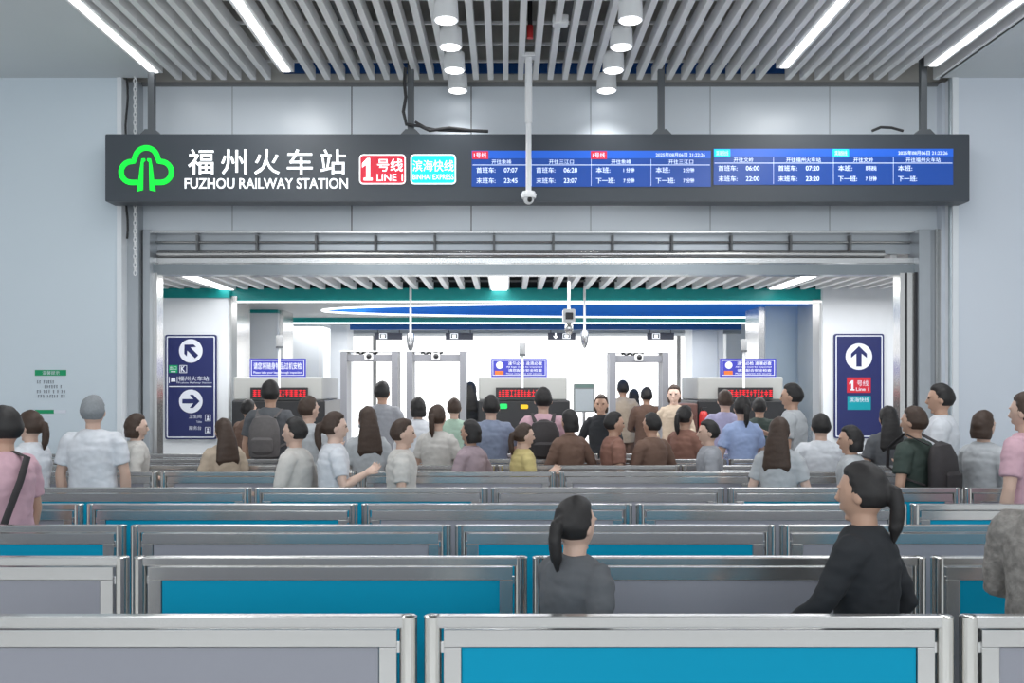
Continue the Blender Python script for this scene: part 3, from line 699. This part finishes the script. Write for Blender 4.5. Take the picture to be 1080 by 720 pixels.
MB().box(xx - .03, xx + .05, 12.57, 12.63, 1.42, 1.46).build('handle', M_black, fx)
tag(MB().box(xx - .12, xx + .12, 12.48, 12.72, 0, .85).build('pedestal_stand', M_black, None, bevel=.01), 'black pedestal carrying the red extinguisher', 'stand')

# notice stand
d = 11.9
ns = thing('notice_stand', (X(616, d), d, 0), 'grey notice board on a floor pole right of the middle scanner', 'notice stand')
MB().rbox(X(605, d), X(627, d), d, d + .04, Z(434.5, d), Z(404.5, d), .02).build('frame', mat('stand_grey', (.30, .33, .33), .4), ns)
MB().box(X(606.5, d), X(625.5, d), d - .004, d, Z(433, d), Z(410, d)).build('paper', mat('stand_paper', (.62, .68, .72), .6, var=.05, scale=30), ns)
MB().box(X(606.5, d), X(625.5, d), d - .004, d, Z(408.5, d), Z(405.5, d)).build('header', mat('stand_head', (.22, .33, .30), .6), ns)
MB().tube([(X(616, d), d + .02, 0.02), (X(616, d), d + .02, Z(434, d))], .018, 10).build('pole', M_steel, ns, True)
MB().tube([(X(616, d), d + .02, 0), (X(616, d), d + .02, .02)], .16, 20).build('base', M_steel, ns, True)

# hanging cameras inside
def hang_cam(px, d, ytop, ybot, label, spk=False):
    x = X(px, d); t = thing('hanging_camera', (x, d, Z(ybot, d)), label, 'security camera')
    MB().tube([(x, d, Z(ytop + 8, d)), (x, d, IZ + .02)], .018, 10).build('pole', M_whitem, t, True)
    h = ybot - ytop
    if spk:
        MB().tube([(x, d, Z(ytop + .25 * h, d)), (x, d, Z(ytop + .45 * h, d)), (x, d, Z(ytop + .8 * h, d)), (x, d, Z(ybot, d))], [.05, .06, .045, .012], 14).build('housing', M_steel, t, True)
    else:
        MB().rbox(x - .075, x + .075, d - .07, d + .07, Z(ytop + 14, d), Z(ytop, d), .02).build('housing', M_whitem, t)
        MB().rbox(x - .045, x + .045, d - .09, d - .07, Z(ytop + 11, d), Z(ytop + 4, d), .01).build('lens', M_black, t)
        MB().ell((x, d, Z(ytop + 20, d)), .055, .055, .08).build('dome', M_steel, t, True)
        MB().tube([(x, d, Z(ybot - 9, d)), (x, d, Z(ybot, d))], [.03, .012], 10).build('tip', M_whitem, t, True)
hang_cam(600, 11.6, 326, 352, 'white camera cluster on a pole hanging before the blue recess')
hang_cam(616.5, 13.5, 343, 367, 'silver bell shaped hanging device right of the camera cluster', True)
hang_cam(433, 13.5, 345, 371, 'silver hanging device above the second metal detector', True)

# ------------------------------------------------------------------ queue barriers
BH, BW = 1.05, 1.6
def make_barrier(panel_m):
    """local origin at the left end on the floor, spanning x 0..BW"""
    t = bpy.data.objects.new('queue_barrier', None); COL.objects.link(t); t.empty_display_size = .1
    g = .010; r = .0265
    for x in (g + r, BW - g - r):
        MB().tube([(x, 0, 0.0), (x, 0, .02), (x, 0, .021), (x, 0, BH - .004), (x, 0, BH)], [.036, .036, r, r, r * .8], 20).build('post', M_polpost, t, True)
    MB().rbox(g + r, BW - g - r, -.021, .021, BH - .036, BH, .012).build('top_rail', M_polish, t, bevel=.005)
    x0, x1, z0, z1 = .070, BW - .070, .12, BH - .041
    fr = MB(); w_ = .052
    for a, b, c, e in ((x0, x1, z1 - w_, z1), (x0, x1, z0, z0 + w_), (x0, x0 + w_, z0 + w_ + .0005, z1 - w_ - .0005), (x1 - w_, x1, z0 + w_ + .0005, z1 - w_ - .0005)): fr.box(a, b, -.014, .014, c, e)
    fr.build('frame', M_polish, t, bevel=.002)
    MB().box(x0 + w_ + .003, x1 - w_ - .003, -.008, .008, z0 + w_ + .003, z1 - w_ - .003).build('infill_panel', panel_m, t)
    for x in (.058, BW - .072): MB().box(x, x + .014, -.006, .006, .94, .97).build('hinge', M_steel, t)
    return t
ordn = ('first', 'second', 'third', 'fourth', 'fifth', 'sixth', 'seventh', 'eighth')
rown = ('nearest row', 'second nearest row', 'third nearest row', 'fourth nearest row', 'fifth nearest row', 'sixth nearest row', 'seventh nearest row', 'third farthest row', 'next to farthest row', 'farthest row')
# depth, pixel of one junction, colours of the panels around it  (index 0 begins at the junction)
rows = [(2.83, 443.5, {-1: 'g', 0: 't', 1: 'g'}), (3.81, 139, {-1: 'g', 0: 't', 1: 'g', 2: 't'}), (4.68, 136, {-1: 't', 0: 'g', 1: 't', 2: 'g'}),
        (5.53, 90, {-1: 'g', 0: 't', 1: 'g', 2: 'g', 3: 't'}), (6.42, 267, {-2: 'g', -1: 't', 0: 't', 1: 'g', 2: 't', 3: 'g'}),
        (7.62, 378, {-2: 'g', -1: 'g', 0: 'g', 1: 'g', 2: 'g', 3: 't'}), (8.25, 330, {}), (8.95, 410, {}), (9.65, 300, {})]
protos = {}
for ri, (dd, jx, cols) in enumerate(rows):
    xj = X(jx, dd)
    k0 = -1
    while xj + k0 * BW > X(0, dd) - 0.25: k0 -= 1
    n = 0; k = k0
    rowlist = []
    while xj + k * BW < X(1080, dd) + 0.1:
        if xj + (k + 1) * BW > X(0, dd) - 0.05: rowlist.append(k)
        k += 1
    for n, k in enumerate(rowlist):
        c = cols.get(k, 'g')
        if c not in protos: o = protos[c] = make_barrier(M_teal if c == 't' else M_greyp)
        else: o = copy_tree(protos[c])
        o.location = (xj + k * BW, dd, 0)
        ri_name = rown[ri] if ri < 6 else {6: 'third farthest row', 7: 'next to farthest row', 8: 'farthest row'}[ri]
        tag(o, 'steel queue barrier with a %s panel, %s from the left, %s' % ('teal' if c == 't' else 'grey', ordn[n], ri_name), 'barrier', 'queue barriers')

# ------------------------------------------------------------------ people
def remesh(mb, voxel, name, smooth_it=4, wrinkle=0.0, seed=0):
    bmesh.ops.recalc_face_normals(mb.bm, faces=mb.bm.faces)
    me = bpy.data.meshes.new('tmp'); mb.bm.to_mesh(me); mb.bm.free()
    o = bpy.data.objects.new('tmp', me); COL.objects.link(o)
    r = o.modifiers.new('r', 'REMESH'); r.mode = 'VOXEL'; r.voxel_size = voxel
    if smooth_it: s = o.modifiers.new('s', 'SMOOTH'); s.iterations = smooth_it; s.factor = .5
    dg = bpy.context.evaluated_depsgraph_get(); dg.update()
    out = bpy.data.meshes.new_from_object(o.evaluated_get(dg)); out.name = name
    bpy.data.objects.remove(o); bpy.data.meshes.remove(me)
    if wrinkle:
        nrm = [v.normal.copy() for v in out.vertices]
        for v, nn in zip(out.vertices, nrm):
            p = v.co; q = Vector((p.x * 9 + seed, p.y * 9, p.z * 16))
            v.co = p + nn * (noise.noise(q) * wrinkle + noise.noise(q * 2.3) * wrinkle * .5)
    out.polygons.foreach_set('use_smooth', [True] * len(out.polygons))
    out.materials.clear()
    return out

def head_f(d, p):
    q = p.copy()
    if d.z < 0:
        q.x *= 1 + .30 * d.z
        if d.y < 0: q.y *= 1 + .35 * d.z
        else: q.y *= 1 + .06 * d.z
    if d.y > .55 and -.35 < d.z < .25 and abs(d.x) > .15: q.y -= .006 * (1 - abs(d.z + .02) * 2)
    return q
HC = 1.59; HS = 1.07
POSES = {
    # shoulder-relative joints given for the right arm (x>0) and the left arm; legs as knee / ankle y offsets
    'stand': dict(ra=((.235, .0, 1.12), (.225, .06, .87)), la=((-.235, .0, 1.12), (-.225, .05, .87)), rl=(.0, .0), ll=(.02, .0)),
    'phone': dict(ra=((.225, .04, 1.13), (.10, .25, 1.22)), la=((-.235, .0, 1.12), (-.225, .05, .87)), rl=(.0, .0), ll=(.03, -.02)),
    'walk': dict(ra=((.225, -.10, 1.14), (.22, .04, .92)), la=((-.225, .10, 1.15), (-.21, .28, 1.02)), rl=(.16, .22), ll=(-.02, -.28)),
    'hips': dict(ra=((.27, -.05, 1.14), (.20, .09, 1.02)), la=((-.24, .05, 1.12), (-.14, .24, 1.08)), rl=(.02, .0), ll=(-.01, -.03)),
}
def person_meshes(key, pose, female, hair, sleeve, bottom):
    P = POSES[pose]; sw = .142 if female else .168; hw = .085
    sh = {1: Vector((sw, 0, 1.378)), -1: Vector((-sw, 0, 1.378))}
    arms = {1: [sh[1], Vector(P['ra'][0]), Vector(P['ra'][1])], -1: [sh[-1], Vector(P['la'][0]), Vector(P['la'][1])]}
    legs = {}
    for s, (ky, ay) in ((1, P['rl']), (-1, P['ll'])):
        legs[s] = [Vector((s * hw, 0, .88)), Vector((s * hw * 1.05, ky, .48)), Vector((s * hw * 1.05, ay, .09 + (.05 if ay < -.2 else 0)))]
    g = .9 if female else 1.0
    b = MB()
    prof = [(.80, .085, .075), (.85, .15, .105), (.92, .168, .112), (1.0, .150 * g, .100), (1.08, .136 * g, .095), (1.18, .150 * g, .106), (1.28, .165 * g, .115), (1.36, .165 * g, .105), (1.41, .135 * g, .085), (1.45, .075, .065)]
    b.tube([(0, .0 if z > 1.0 else -.01, z) for z, _, _ in prof], [(rx, ry) for _, rx, ry in prof], 24, up=(1, 0, 0))
    b.tube([(0, -.005, 1.40), (0, .0, 1.46), (0, .008, 1.54)], [.062, .052, .052], 16)
    for s in (1, -1):
        A = arms[s]; q = lambda a, c, t: a + (c - a) * t
        b.tube([q(Vector((0, 0, 1.38)), A[0], .6), A[0], q(A[0], A[1], .3), q(A[0], A[1], .7), A[1], q(A[1], A[2], .3), q(A[1], A[2], .7), A[2]], [.052, .050, .047, .042, .037, .040, .032, .025], 14)
        dr = (A[2] - A[1]).normalized(); side = Vector((0, 1, 0)) - dr * dr.y; side = side.normalized() if side.length > .2 else Vector((0, 0, 1)); nrm = dr.cross(side) * s
        c = A[2]
        b.tube([c - dr * .01, c + dr * .03, c + dr * .065, c + dr * .09], [(.026, .018), (.036, .017), (.040, .015), (.036, .011)], 12, up=tuple(side))
        for k, (off, ln) in enumerate(((-.030, .058), (-.0105, .072), (.0105, .078), (.031, .068))):
            root = c + dr * .082 + side * off; d2 = (dr + side * off * 4 - nrm * .25).normalized(); d3 = (d2 - nrm * .7).normalized(); d4 = (d3 - nrm * .8).normalized()
            p1 = root + d2 * ln * .45; p2 = p1 + d3 * ln * .32; p3 = p2 + d4 * ln * .26
            b.tube([root, p1, p2, p3], [.0088, .0082, .0075, .006], 8)
        th = c + dr * .025 + side * .028; d2 = (dr * .7 + side * .8 - nrm * .3).normalized(); p1 = th + d2 * .035; p2 = p1 + (d2 + dr * .6).normalized() * .03
        b.tube([th - d2 * .01, p1, p2], [.012, .010, .008], 8)
        L = legs[s]
        b.tube([L[0] + Vector((0, 0, .03)), q(L[0], L[1], .3), q(L[0], L[1], .75), L[1], q(L[1], L[2], .3) + Vector((0, -.012, 0)), q(L[1], L[2], .75), L[2]], [.088, .080, .060, .052, .054, .038, .036], 16)
        an = L[2]
        b.tube([an + Vector((0, -.045, -.04)), an + Vector((0, .02, -.03)), an + Vector((0, .10, -.055)), an + Vector((0, .16, -.065))], [(.03, .03), (.036, .04), (.040, .025), (.03, .015)], 12, up=(1, 0, 0))
    b.ell((0, .010, HC), .074 * HS, .092 * HS, .113 * HS, 28, 20, head_f)
    # nose, lips, brow, chin, ears
    b.tube([(0, .098, HC + .022), (0, .107, HC - .004), (0, .115, HC - .022), (0, .104, HC - .034)], [.008, .010, .013, .009], 10)
    b.ell((0, .093, HC - .056), .024, .011, .006); b.ell((0, .091, HC - .067), .020, .011, .006)
    b.ell((0, .066, HC - .100), .022, .016, .016)
    for s in (1, -1):
        b.ell((s * .032, .093, HC + .030), .024, .010, .007); b.ell((s * .082, .0, HC - .002), .010, .020, .032)
    body = remesh(b, .0065, key + '_body', 2)
    # top
    c = MB(); e = .016; hem = .80 if not female else .83
    prof = [(hem, .185, .128), (.92, .186, .130), (1.0, .178 * g, .126), (1.10, .168 * g, .122), (1.2, .174 * g, .128), (1.3, .184 * g, .136), (1.37, .170 * g, .124), (1.415, .142, .104), (1.445, .104, .084), (1.466, .068, .068)]
    c.tube([(0, -.004, z) for z, _, _ in prof], [(rx, ry) for _, rx, ry in prof], 28, up=(1, 0, 0))
    for s in (1, -1):
        A = arms[s]; q = lambda a, d_, t: a + (d_ - a) * t
        pts = [q(Vector((0, 0, 1.37)), A[0], .45), A[0] + Vector((0, 0, -.002)), q(A[0], A[1], .12), q(A[0], A[1], .35)]; rr = [.074, .074, .074, .069]
        if sleeve == 'short': pts += [q(A[0], A[1], .72)]; rr += [.066]
        else: pts += [q(A[0], A[1], .75), A[1], q(A[1], A[2], .4), q(A[1], A[2], .93)]; rr += [.058, .053, .050, .040]
        c.tube(pts, [x_ * (.93 if female else 1) for x_ in rr], 16)
    top = remesh(c, .010, key + '_top', 5, .008, 3)
    # bottom
    c = MB()
    if bottom == 'skirt':
        prof = [(1.0, .155, .112), (.92, .185, .13), (.8, .21, .15), (.6, .25, .19), (.45, .27, .21)]
        c.tube([(0, -.004, z) for z, _, _ in prof], [(rx, ry) for _, rx, ry in prof], 28, up=(1, 0, 0))
    else:
        prof = [(.79, .14, .10), (.86, .176, .120), (.93, .180, .122), (1.0, .160, .110)]
        c.tube([(0, -.008, z) for z, _, _ in prof], [(rx, ry) for _, rx, ry in prof], 24, up=(1, 0, 0))
        for s in (1, -1):
            L = legs[s]; q = lambda a, d_, t: a + (d_ - a) * t
            pts = [L[0], q(L[0], L[1], .5), L[1]]; rr = [.100, .088, .072]
            if bottom == 'long': pts += [q(L[1], L[2], .5), q(L[1], L[2], .95)]; rr += [.066, .060]
            else: pts[-1] = q(L[0], L[1], .9)
            c.tube(pts, rr, 18)
    bot = remesh(c, .012, key + '_bottom', 4, .006, 9)
    # hair
    c = MB()
    def hf(d, p):
        q = head_f(d, p) if d.z < 0 else p.copy()
        face = d.y > .15 + (.5 if d.z > .35 else 0) * (d.z - .35) * 2 and d.z < .62 + .2 * d.y * 0
        low = d.z < (-.45 if d.y < 0 else -.1)
        if face or (low and hair != 'long' and hair != 'bob'): return q * .93
        k = 1.10 + .04 * noise.noise(Vector((d.x * 4, d.y * 4, d.z * 4)) + Vector((len(key), 0, 0)))
        return q * k
    c.ell((0, .006, HC + .006), .077 * HS, .096 * HS, .114 * HS, 32, 24, hf)
    if hair == 'long': c.tube([(0, -.045, HC + .03), (0, -.072, HC - .06), (0, -.085, HC - .16), (0, -.10, HC - .28), (0, -.105, HC - .33)], [(.074, .05), (.092, .055), (.112, .052), (.122, .044), (.10, .014)], 20, up=(1, 0, 0))
    if hair == 'bob': c.tube([(0, -.02, HC + .03), (0, -.03, HC - .05), (0, -.035, HC - .10)], [(.078, .075), (.090, .075), (.080, .062)], 20, up=(1, 0, 0))
    if hair == 'ponytail': c.tube([(0, -.09, HC + .04), (0, -.12, HC + .025), (0, -.132, HC - .05), (0, -.122, HC - .13), (0, -.115, HC - .19)], [.018, .026, .031, .026, .008], 12)
    if hair == 'bun': c.ell((0, -.085, HC + .07), .042, .04, .04)
    if female and hair in ('long', 'ponytail', 'bun', 'bob'):
        pass
    hr = remesh(c, .008, key + '_hair', 2, .004, 5)
    # shoes
    shs = []
    for s in (1, -1):
        c = MB(); an = legs[s][2]
        c.tube([an + Vector((0, -.062, -.045)), an + Vector((0, -.02, -.04)), an + Vector((0, .05, -.045)), an + Vector((0, .12, -.058)), an + Vector((0, .178, -.065))], [(.03, .036), (.042, .045), (.046, .042), (.048, .03), (.03, .02)], 14, up=(1, 0, 0))
        c.box(an.x - .042, an.x + .042, an.y - .08, an.y + .17, an.z - .09, an.z - .068)
        shs.append(remesh(c, .009, key + '_shoe', 2))
    return dict(body=body, top=top, bottom=bot, hair=hr, shoes=shs)

VAR = {
    'man': person_meshes('man', 'stand', False, 'short', 'short', 'long'),
    'manphone': person_meshes('manphone', 'phone', False, 'short', 'short', 'long'),
    'manlong': person_meshes('manlong', 'hips', False, 'short', 'long', 'long'),
    'walker': person_meshes('walker', 'walk', True, 'ponytail', 'long', 'long'),
    'woman': person_meshes('woman', 'stand', True, 'long', 'short', 'skirt'),
    'womanpony': person_meshes('womanpony', 'phone', True, 'ponytail', 'short', 'long'),
    'womanbob': person_meshes('womanbob', 'hips', True, 'bob', 'long', 'long'),
}
M_eye = mat('eye_dark', (.02, .012, .008), .15)
eye_me = MB().ell((0, 0, 0), .011, .006, .0065).mesh('eye', smooth=True)
SK = [mat('skin_a', (.62, .42, .33), .5, var=.04), mat('skin_b', (.52, .32, .23), .5, var=.04), mat('skin_c', (.68, .48, .39), .5, var=.04)]
HB = {'k': mat('hair_black', (.014, .012, .012), .6, var=.3, scale=60), 'b': mat('hair_brown', (.05, .028, .018), .6, var=.3, scale=60), 'g': mat('hair_grey', (.24, .255, .27), .75, var=.2, scale=60)}
CL = {'white': (.66, .68, .72), 'offwhite': (.58, .56, .53), 'grey': (.32, .33, .36), 'lgrey': (.46, .48, .50), 'dgrey': (.10, .105, .115), 'black': (.018, .020, .024), 'pink': (.60, .38, .44), 'mauve': (.36, .28, .31),
      'lav': (.40, .38, .56), 'blue': (.33, .42, .66), 'bluegrey': (.22, .26, .36), 'green': (.38, .52, .42), 'dgreen': (.045, .065, .055), 'beige': (.48, .39, .30), 'brown': (.16, .095, .070), 'rbrown': (.24, .12, .09),
      'yellow': (.56, .46, .20), 'navy': (.03, .04, .09), 'denim': (.08, .13, .22), 'khaki': (.30, .26, .19)}
def cloth(c): return mat('cloth_' + c, CL[c], .85, var=.12, scale=25)
M_fur = mat('mottled_fur', (.30, .28, .26), .9, var=.75, scale=28, bump=.9)
def person(px, d, h, var, rot, topc, botc, hairc, skin, label, face=False, topm=None):
    V = VAR[var]; s = h / 1.715
    o = bpy.data.objects.new('person', V['body']); COL.objects.link(o)
    if not V['body'].materials: V['body'].materials.append(None)
    o.material_slots[0].link = 'OBJECT'; o.material_slots[0].material = SK[skin]
    o.location = (X(px, d), d, 0); o.rotation_euler = (0, 0, math.radians(rot)); o.scale = (s * (.97 + .06 * random.random()), s, s)
    tag(o, label, 'person')
    for nm, me, m in (('shirt', V['top'], topm or cloth(topc)), ('skirt' if var == 'woman' else 'trousers', V['bottom'], cloth(botc)), ('hair', V['hair'], HB[hairc]), ('shoe', V['shoes'][0], M_black), ('shoe', V['shoes'][1], M_black)):
        if not me.materials: me.materials.append(None)
        c = bpy.data.objects.new(nm, me); COL.objects.link(c); c.parent = o
        c.material_slots[0].link = 'OBJECT'; c.material_slots[0].material = m
    if face:
        if not eye_me.materials: eye_me.materials.append(M_eye)
        for sx in (-1, 1):
            e = bpy.data.objects.new('eye', eye_me); COL.objects.link(e); e.parent = o; e.location = (sx * .032, .0985, HC + .013)
    return o
# px, depth, height, variant, turn (0 looks away from the camera), top, bottom, hair, skin, label
PEOPLE = [
    (5, 5.08, 1.62, 'man', 75, 'pink', 'dgrey', 'k', 1, 'person in a pink shirt with a black strap at the left picture edge'),
    (33, 6.95, 1.55, 'womanpony', 80, 'white', 'grey', 'b', 0, 'short person in white between the pink shirt and the grey haired man'),
    (98, 7.05, 1.66, 'man', 5, 'white', 'dgrey', 'g', 0, 'grey haired person in white seen from behind before the left wall'),
    (143, 7.95, 1.50, 'womanbob', -60, 'offwhite', 'khaki', 'b', 2, 'person in an off-white top just left of the left signed pillar'),
    (236, 7.95, 1.46, 'woman', 40, 'beige', 'brown', 'b', 0, 'person in a beige top before the right edge of the left pillar'),
    (262, 10.9, 1.58, 'manlong', -30, 'brown', 'dgrey', 'k', 1, 'person in a brown jacket under the left scanner notice'),
    (285, 9.3, 1.79, 'man', 0, 'dgrey', 'navy', 'k', 1, 'tall black haired person with a dark grey top at the left scanner'),
    (325, 8.6, 1.64, 'manphone', -40, 'lgrey', 'brown', 'b', 0, 'brown haired person in light grey right of the tall one at left scanner'),
    (352, 7.0, 1.54, 'womanpony', -70, 'white', 'brown', 'b', 2, 'person in white with a brown ponytail before the leftmost metal detector'),
    (312, 7.0, 1.50, 'manlong', 80, 'offwhite', 'brown', 'k', 0, 'short person in off-white facing left below the left scanner'),
    (388, 7.95, 1.56, 'woman', 20, 'lgrey', 'dgrey', 'b', 2, 'long haired person in light grey beneath the leftmost metal detector'),
    (403, 11.0, 1.79, 'man', -10, 'grey', 'dgrey', 'k', 1, 'tall person in grey walking into the leftmost metal detector'),
    (424, 7.0, 1.49, 'man', -85, 'offwhite', 'khaki', 'b', 0, 'person in off-white facing right below the gap between the two detectors'),
    (441, 10.4, 1.61, 'womanbob', 15, 'white', 'grey', 'k', 2, 'person in white at the left post of the second detector'),
    (461, 8.6, 1.56, 'womanpony', -20, 'offwhite', 'yellow', 'b', 0, 'person in off-white with ponytail beneath the second metal detector'),
    (479, 10.7, 1.60, 'man', 0, 'green', 'grey', 'b', 0, 'person in a pale green tee by the right post of the second detector'),
    (496, 14.7, 1.80, 'woman', 0, 'black', 'black', 'k', 1, 'person in black standing beyond the second metal detector'),
    (497, 7.95, 1.45, 'womanbob', 60, 'mauve', 'brown', 'k', 1, 'short person in mauve left of the blue-grey shirt'),
    (518, 9.32, 1.645, 'man', 5, 'bluegrey', 'dgrey', 'k', 0, 'person in a blue-grey shirt before the middle scanner'),
    (552, 7.95, 1.42, 'womanpony', -75, 'yellow', 'khaki', 'b', 0, 'short person in yellow below the middle scanner'),
    (573, 9.25, 1.72, 'man', 0, 'pink', 'navy', 'k', 0, 'person in pale pink carrying a dark backpack at the middle scanner'),
    (601, 8.6, 1.52, 'womanbob', 30, 'brown', 'dgrey', 'k', 1, 'person in brown between the backpack wearer and the notice stand'),
    (634, 11.3, 1.635, 'womanbob', 170, 'black', 'black', 'b', 1, 'person in black facing the camera right of the notice stand'),
    (647, 8.6, 1.50, 'man', -80, 'rbrown', 'dgrey', 'k', 1, 'person in reddish brown facing right before the right detector'),
    (657, 15.0, 1.83, 'man', 10, 'beige', 'brown', 'k', 1, 'tall person in beige beyond the right metal detector'),
    (668.5, 15.5, 1.69, 'woman', -10, 'dgrey', 'black', 'k', 1, 'middle of the three people beyond the right metal detector'),
    (682, 13.9, 1.72, 'manlong', 0, 'brown', 'black', 'k', 1, 'person in a brown jacket beyond the right detector, next its right post'),
    (688, 8.6, 1.49, 'manlong', 40, 'brown', 'denim', 'k', 1, 'short brown clothed person below the right detector'),
    (711, 12.5, 1.75, 'womanbob', 165, 'beige', 'brown', 'b', 2, 'bob haired person in beige facing the camera right of the right detector'),
    (722, 9.3, 1.54, 'womanpony', -50, 'rbrown', 'dgrey', 'k', 1, 'person in reddish brown left of the right scanner'),
    (748, 7.95, 1.45, 'man', 85, 'grey', 'mauve', 'k', 0, 'short person in grey facing left below the right scanner'),
    (765, 10.8, 1.69, 'man', 0, 'lav', 'dgrey', 'b', 0, 'person in lavender at the left of the right scanner display'),
    (783, 9.3, 1.635, 'womanpony', 5, 'blue', 'denim', 'k', 0, 'person in light blue with a black ponytail at the right scanner'),
    (801, 11.2, 1.60, 'manlong', -20, 'dgreen', 'dgrey', 'k', 1, 'person in dark green partly hidden right of the light blue one'),
    (836, 9.35, 1.76, 'manphone', 60, 'lgrey', 'khaki', 'k', 1, 'black haired person in light grey before the blue-grey pillar'),
    (822, 7.0, 1.50, 'woman', -30, 'lgrey', 'dgrey', 'b', 2, 'long haired person in light grey below the right scanner'),
    (866, 7.95, 1.50, 'man', -5, 'white', 'grey', 'k', 0, 'person in white left of the right pillar sign'),
    (898, 7.0, 1.44, 'womanbob', 70, 'lgrey', 'mauve', 'k', 1, 'short person in light grey below the right pillar sign'),
    (937, 8.6, 1.55, 'woman', 0, 'dgrey', 'black', 'k', 1, 'long haired person in dark grey at the right jamb of the opening'),
    (965, 7.0, 1.58, 'man', 40, 'dgreen', 'mauve', 'b', 1, 'person in a dark green shirt left of the tall one in white'),
    (993, 7.95, 1.75, 'manlong', 65, 'white', 'beige', 'k', 1, 'tall black haired person in white beside the right wall edge'),
    (1037, 7.0, 1.55, 'womanbob', -60, 'lgrey', 'grey', 'b', 0, 'person in light grey before the right white wall'),
    (1084, 5.95, 1.69, 'man', 35, 'pink', 'grey', 'b', 0, 'person in a pink shirt at the right picture edge'),
    (912, 3.32, 1.46, 'walker', 50, 'black', 'black', 'k', 1, 'short walking person in black between the two nearest barrier rows'),
    (606, 3.32, 1.34, 'walker', -45, 'dgrey', 'black', 'k', 0, 'child in dark grey walking right between the two nearest rows'),
    (1110, 3.32, 1.53, 'manlong', -50, 'khaki', 'dgrey', 'b', 0, 'person in a mottled furry coat cut off by the right picture edge'),
]
pobj = {}
random.seed(11)
for i, a in enumerate(PEOPLE):
    o = person(*a, face=abs(a[4]) > 55, topm=M_fur if 'furry' in a[9] else None); pobj[i] = o

# bags
def on(o, v):
    from mathutils import Euler
    return Vector(o.location) + Euler(o.rotation_euler).to_matrix() @ Vector((v[0] * o.scale[0], v[1] * o.scale[1], v[2] * o.scale[2]))
def backpack(o, m, label):
    t = thing('backpack', tuple(on(o, (0, -.19, 1.0))), label, 'bag', 'worn backpacks')
    t.rotation_euler = o.rotation_euler
    def part(mb, nm, mm): 
        me = mb.mesh(nm, smooth=True); me.materials.append(mm); c = bpy.data.objects.new(nm, me); COL.objects.link(c); c.parent = t; return c
    b = MB().tube([(0, -.02, 0), (0, -.03, .03), (0, -.04, .15), (0, -.03, .30), (0, -.015, .38), (0, 0, .41)], [(.10, .05), (.145, .085), (.155, .09), (.145, .085), (.11, .06), (.04, .02)], 20, up=(1, 0, 0)); part(b, 'sack', m)
    b = MB().tube([(0, -.10, .05), (0, -.115, .08), (0, -.115, .18), (0, -.10, .21)], [(.08, .02), (.105, .035), (.105, .035), (.08, .015)], 16, up=(1, 0, 0)); part(b, 'pocket', m)
    for s in (-1, 1):
        b = MB().tube([(s * .10, .05, .10), (s * .185, .13, .14), (s * .145, .31, .22), (s * .125, .315, .36), (s * .105, .20, .468), (s * .085, .03, .39)], [(.022, .006)] * 6, 8, up=(1, 0, 0)); part(b, 'shoulder_strap', m)
M_bagd = mat('bag_dark', (.035, .03, .032), .7, var=.2, scale=30)
backpack(pobj[20], M_bagd, 'dark backpack worn over the pale pink top at the middle scanner')
backpack(pobj[6], mat('bag_grey', (.12, .11, .11), .7, var=.2, scale=30), 'dark grey backpack worn by the tall person at the left scanner')
backpack(pobj[39], M_bagd, 'black backpack on the person in the dark green shirt')
o = pobj[0]
t = thing('shoulder_bag', tuple(on(o, (-.19, -.1, .78))), 'black shoulder bag with a strap on the left pink shirt', 'bag')
t.rotation_euler = o.rotation_euler
b = MB().tube([(.185, .09, .66), (.10, .225, .60), (-.02, .235, .38), (-.04, .19, .1), (-.02, .1, .02)], [(.022, .006)] * 5, 8, up=(1, 0, 0)); me = b.mesh('strap', smooth=True); me.materials.append(M_bagd); c = bpy.data.objects.new('strap', me); COL.objects.link(c); c.parent = t
b = MB().tube([(.185, .09, .66), (.19, -.04, .62), (.12, -.06, .50), (.0, -.05, .25), (-.02, .03, .02)], [(.022, .006)] * 5, 8, up=(1, 0, 0)); me = b.mesh('strap', smooth=True); me.materials.append(M_bagd); c = bpy.data.objects.new('strap', me); COL.objects.link(c); c.parent = t
b = MB().rbox(-.14, .10, -.02, .08, -.16, .04, .03); me = b.mesh('sack'); me.materials.append(M_bagd); c = bpy.data.objects.new('sack', me); COL.objects.link(c); c.parent = t
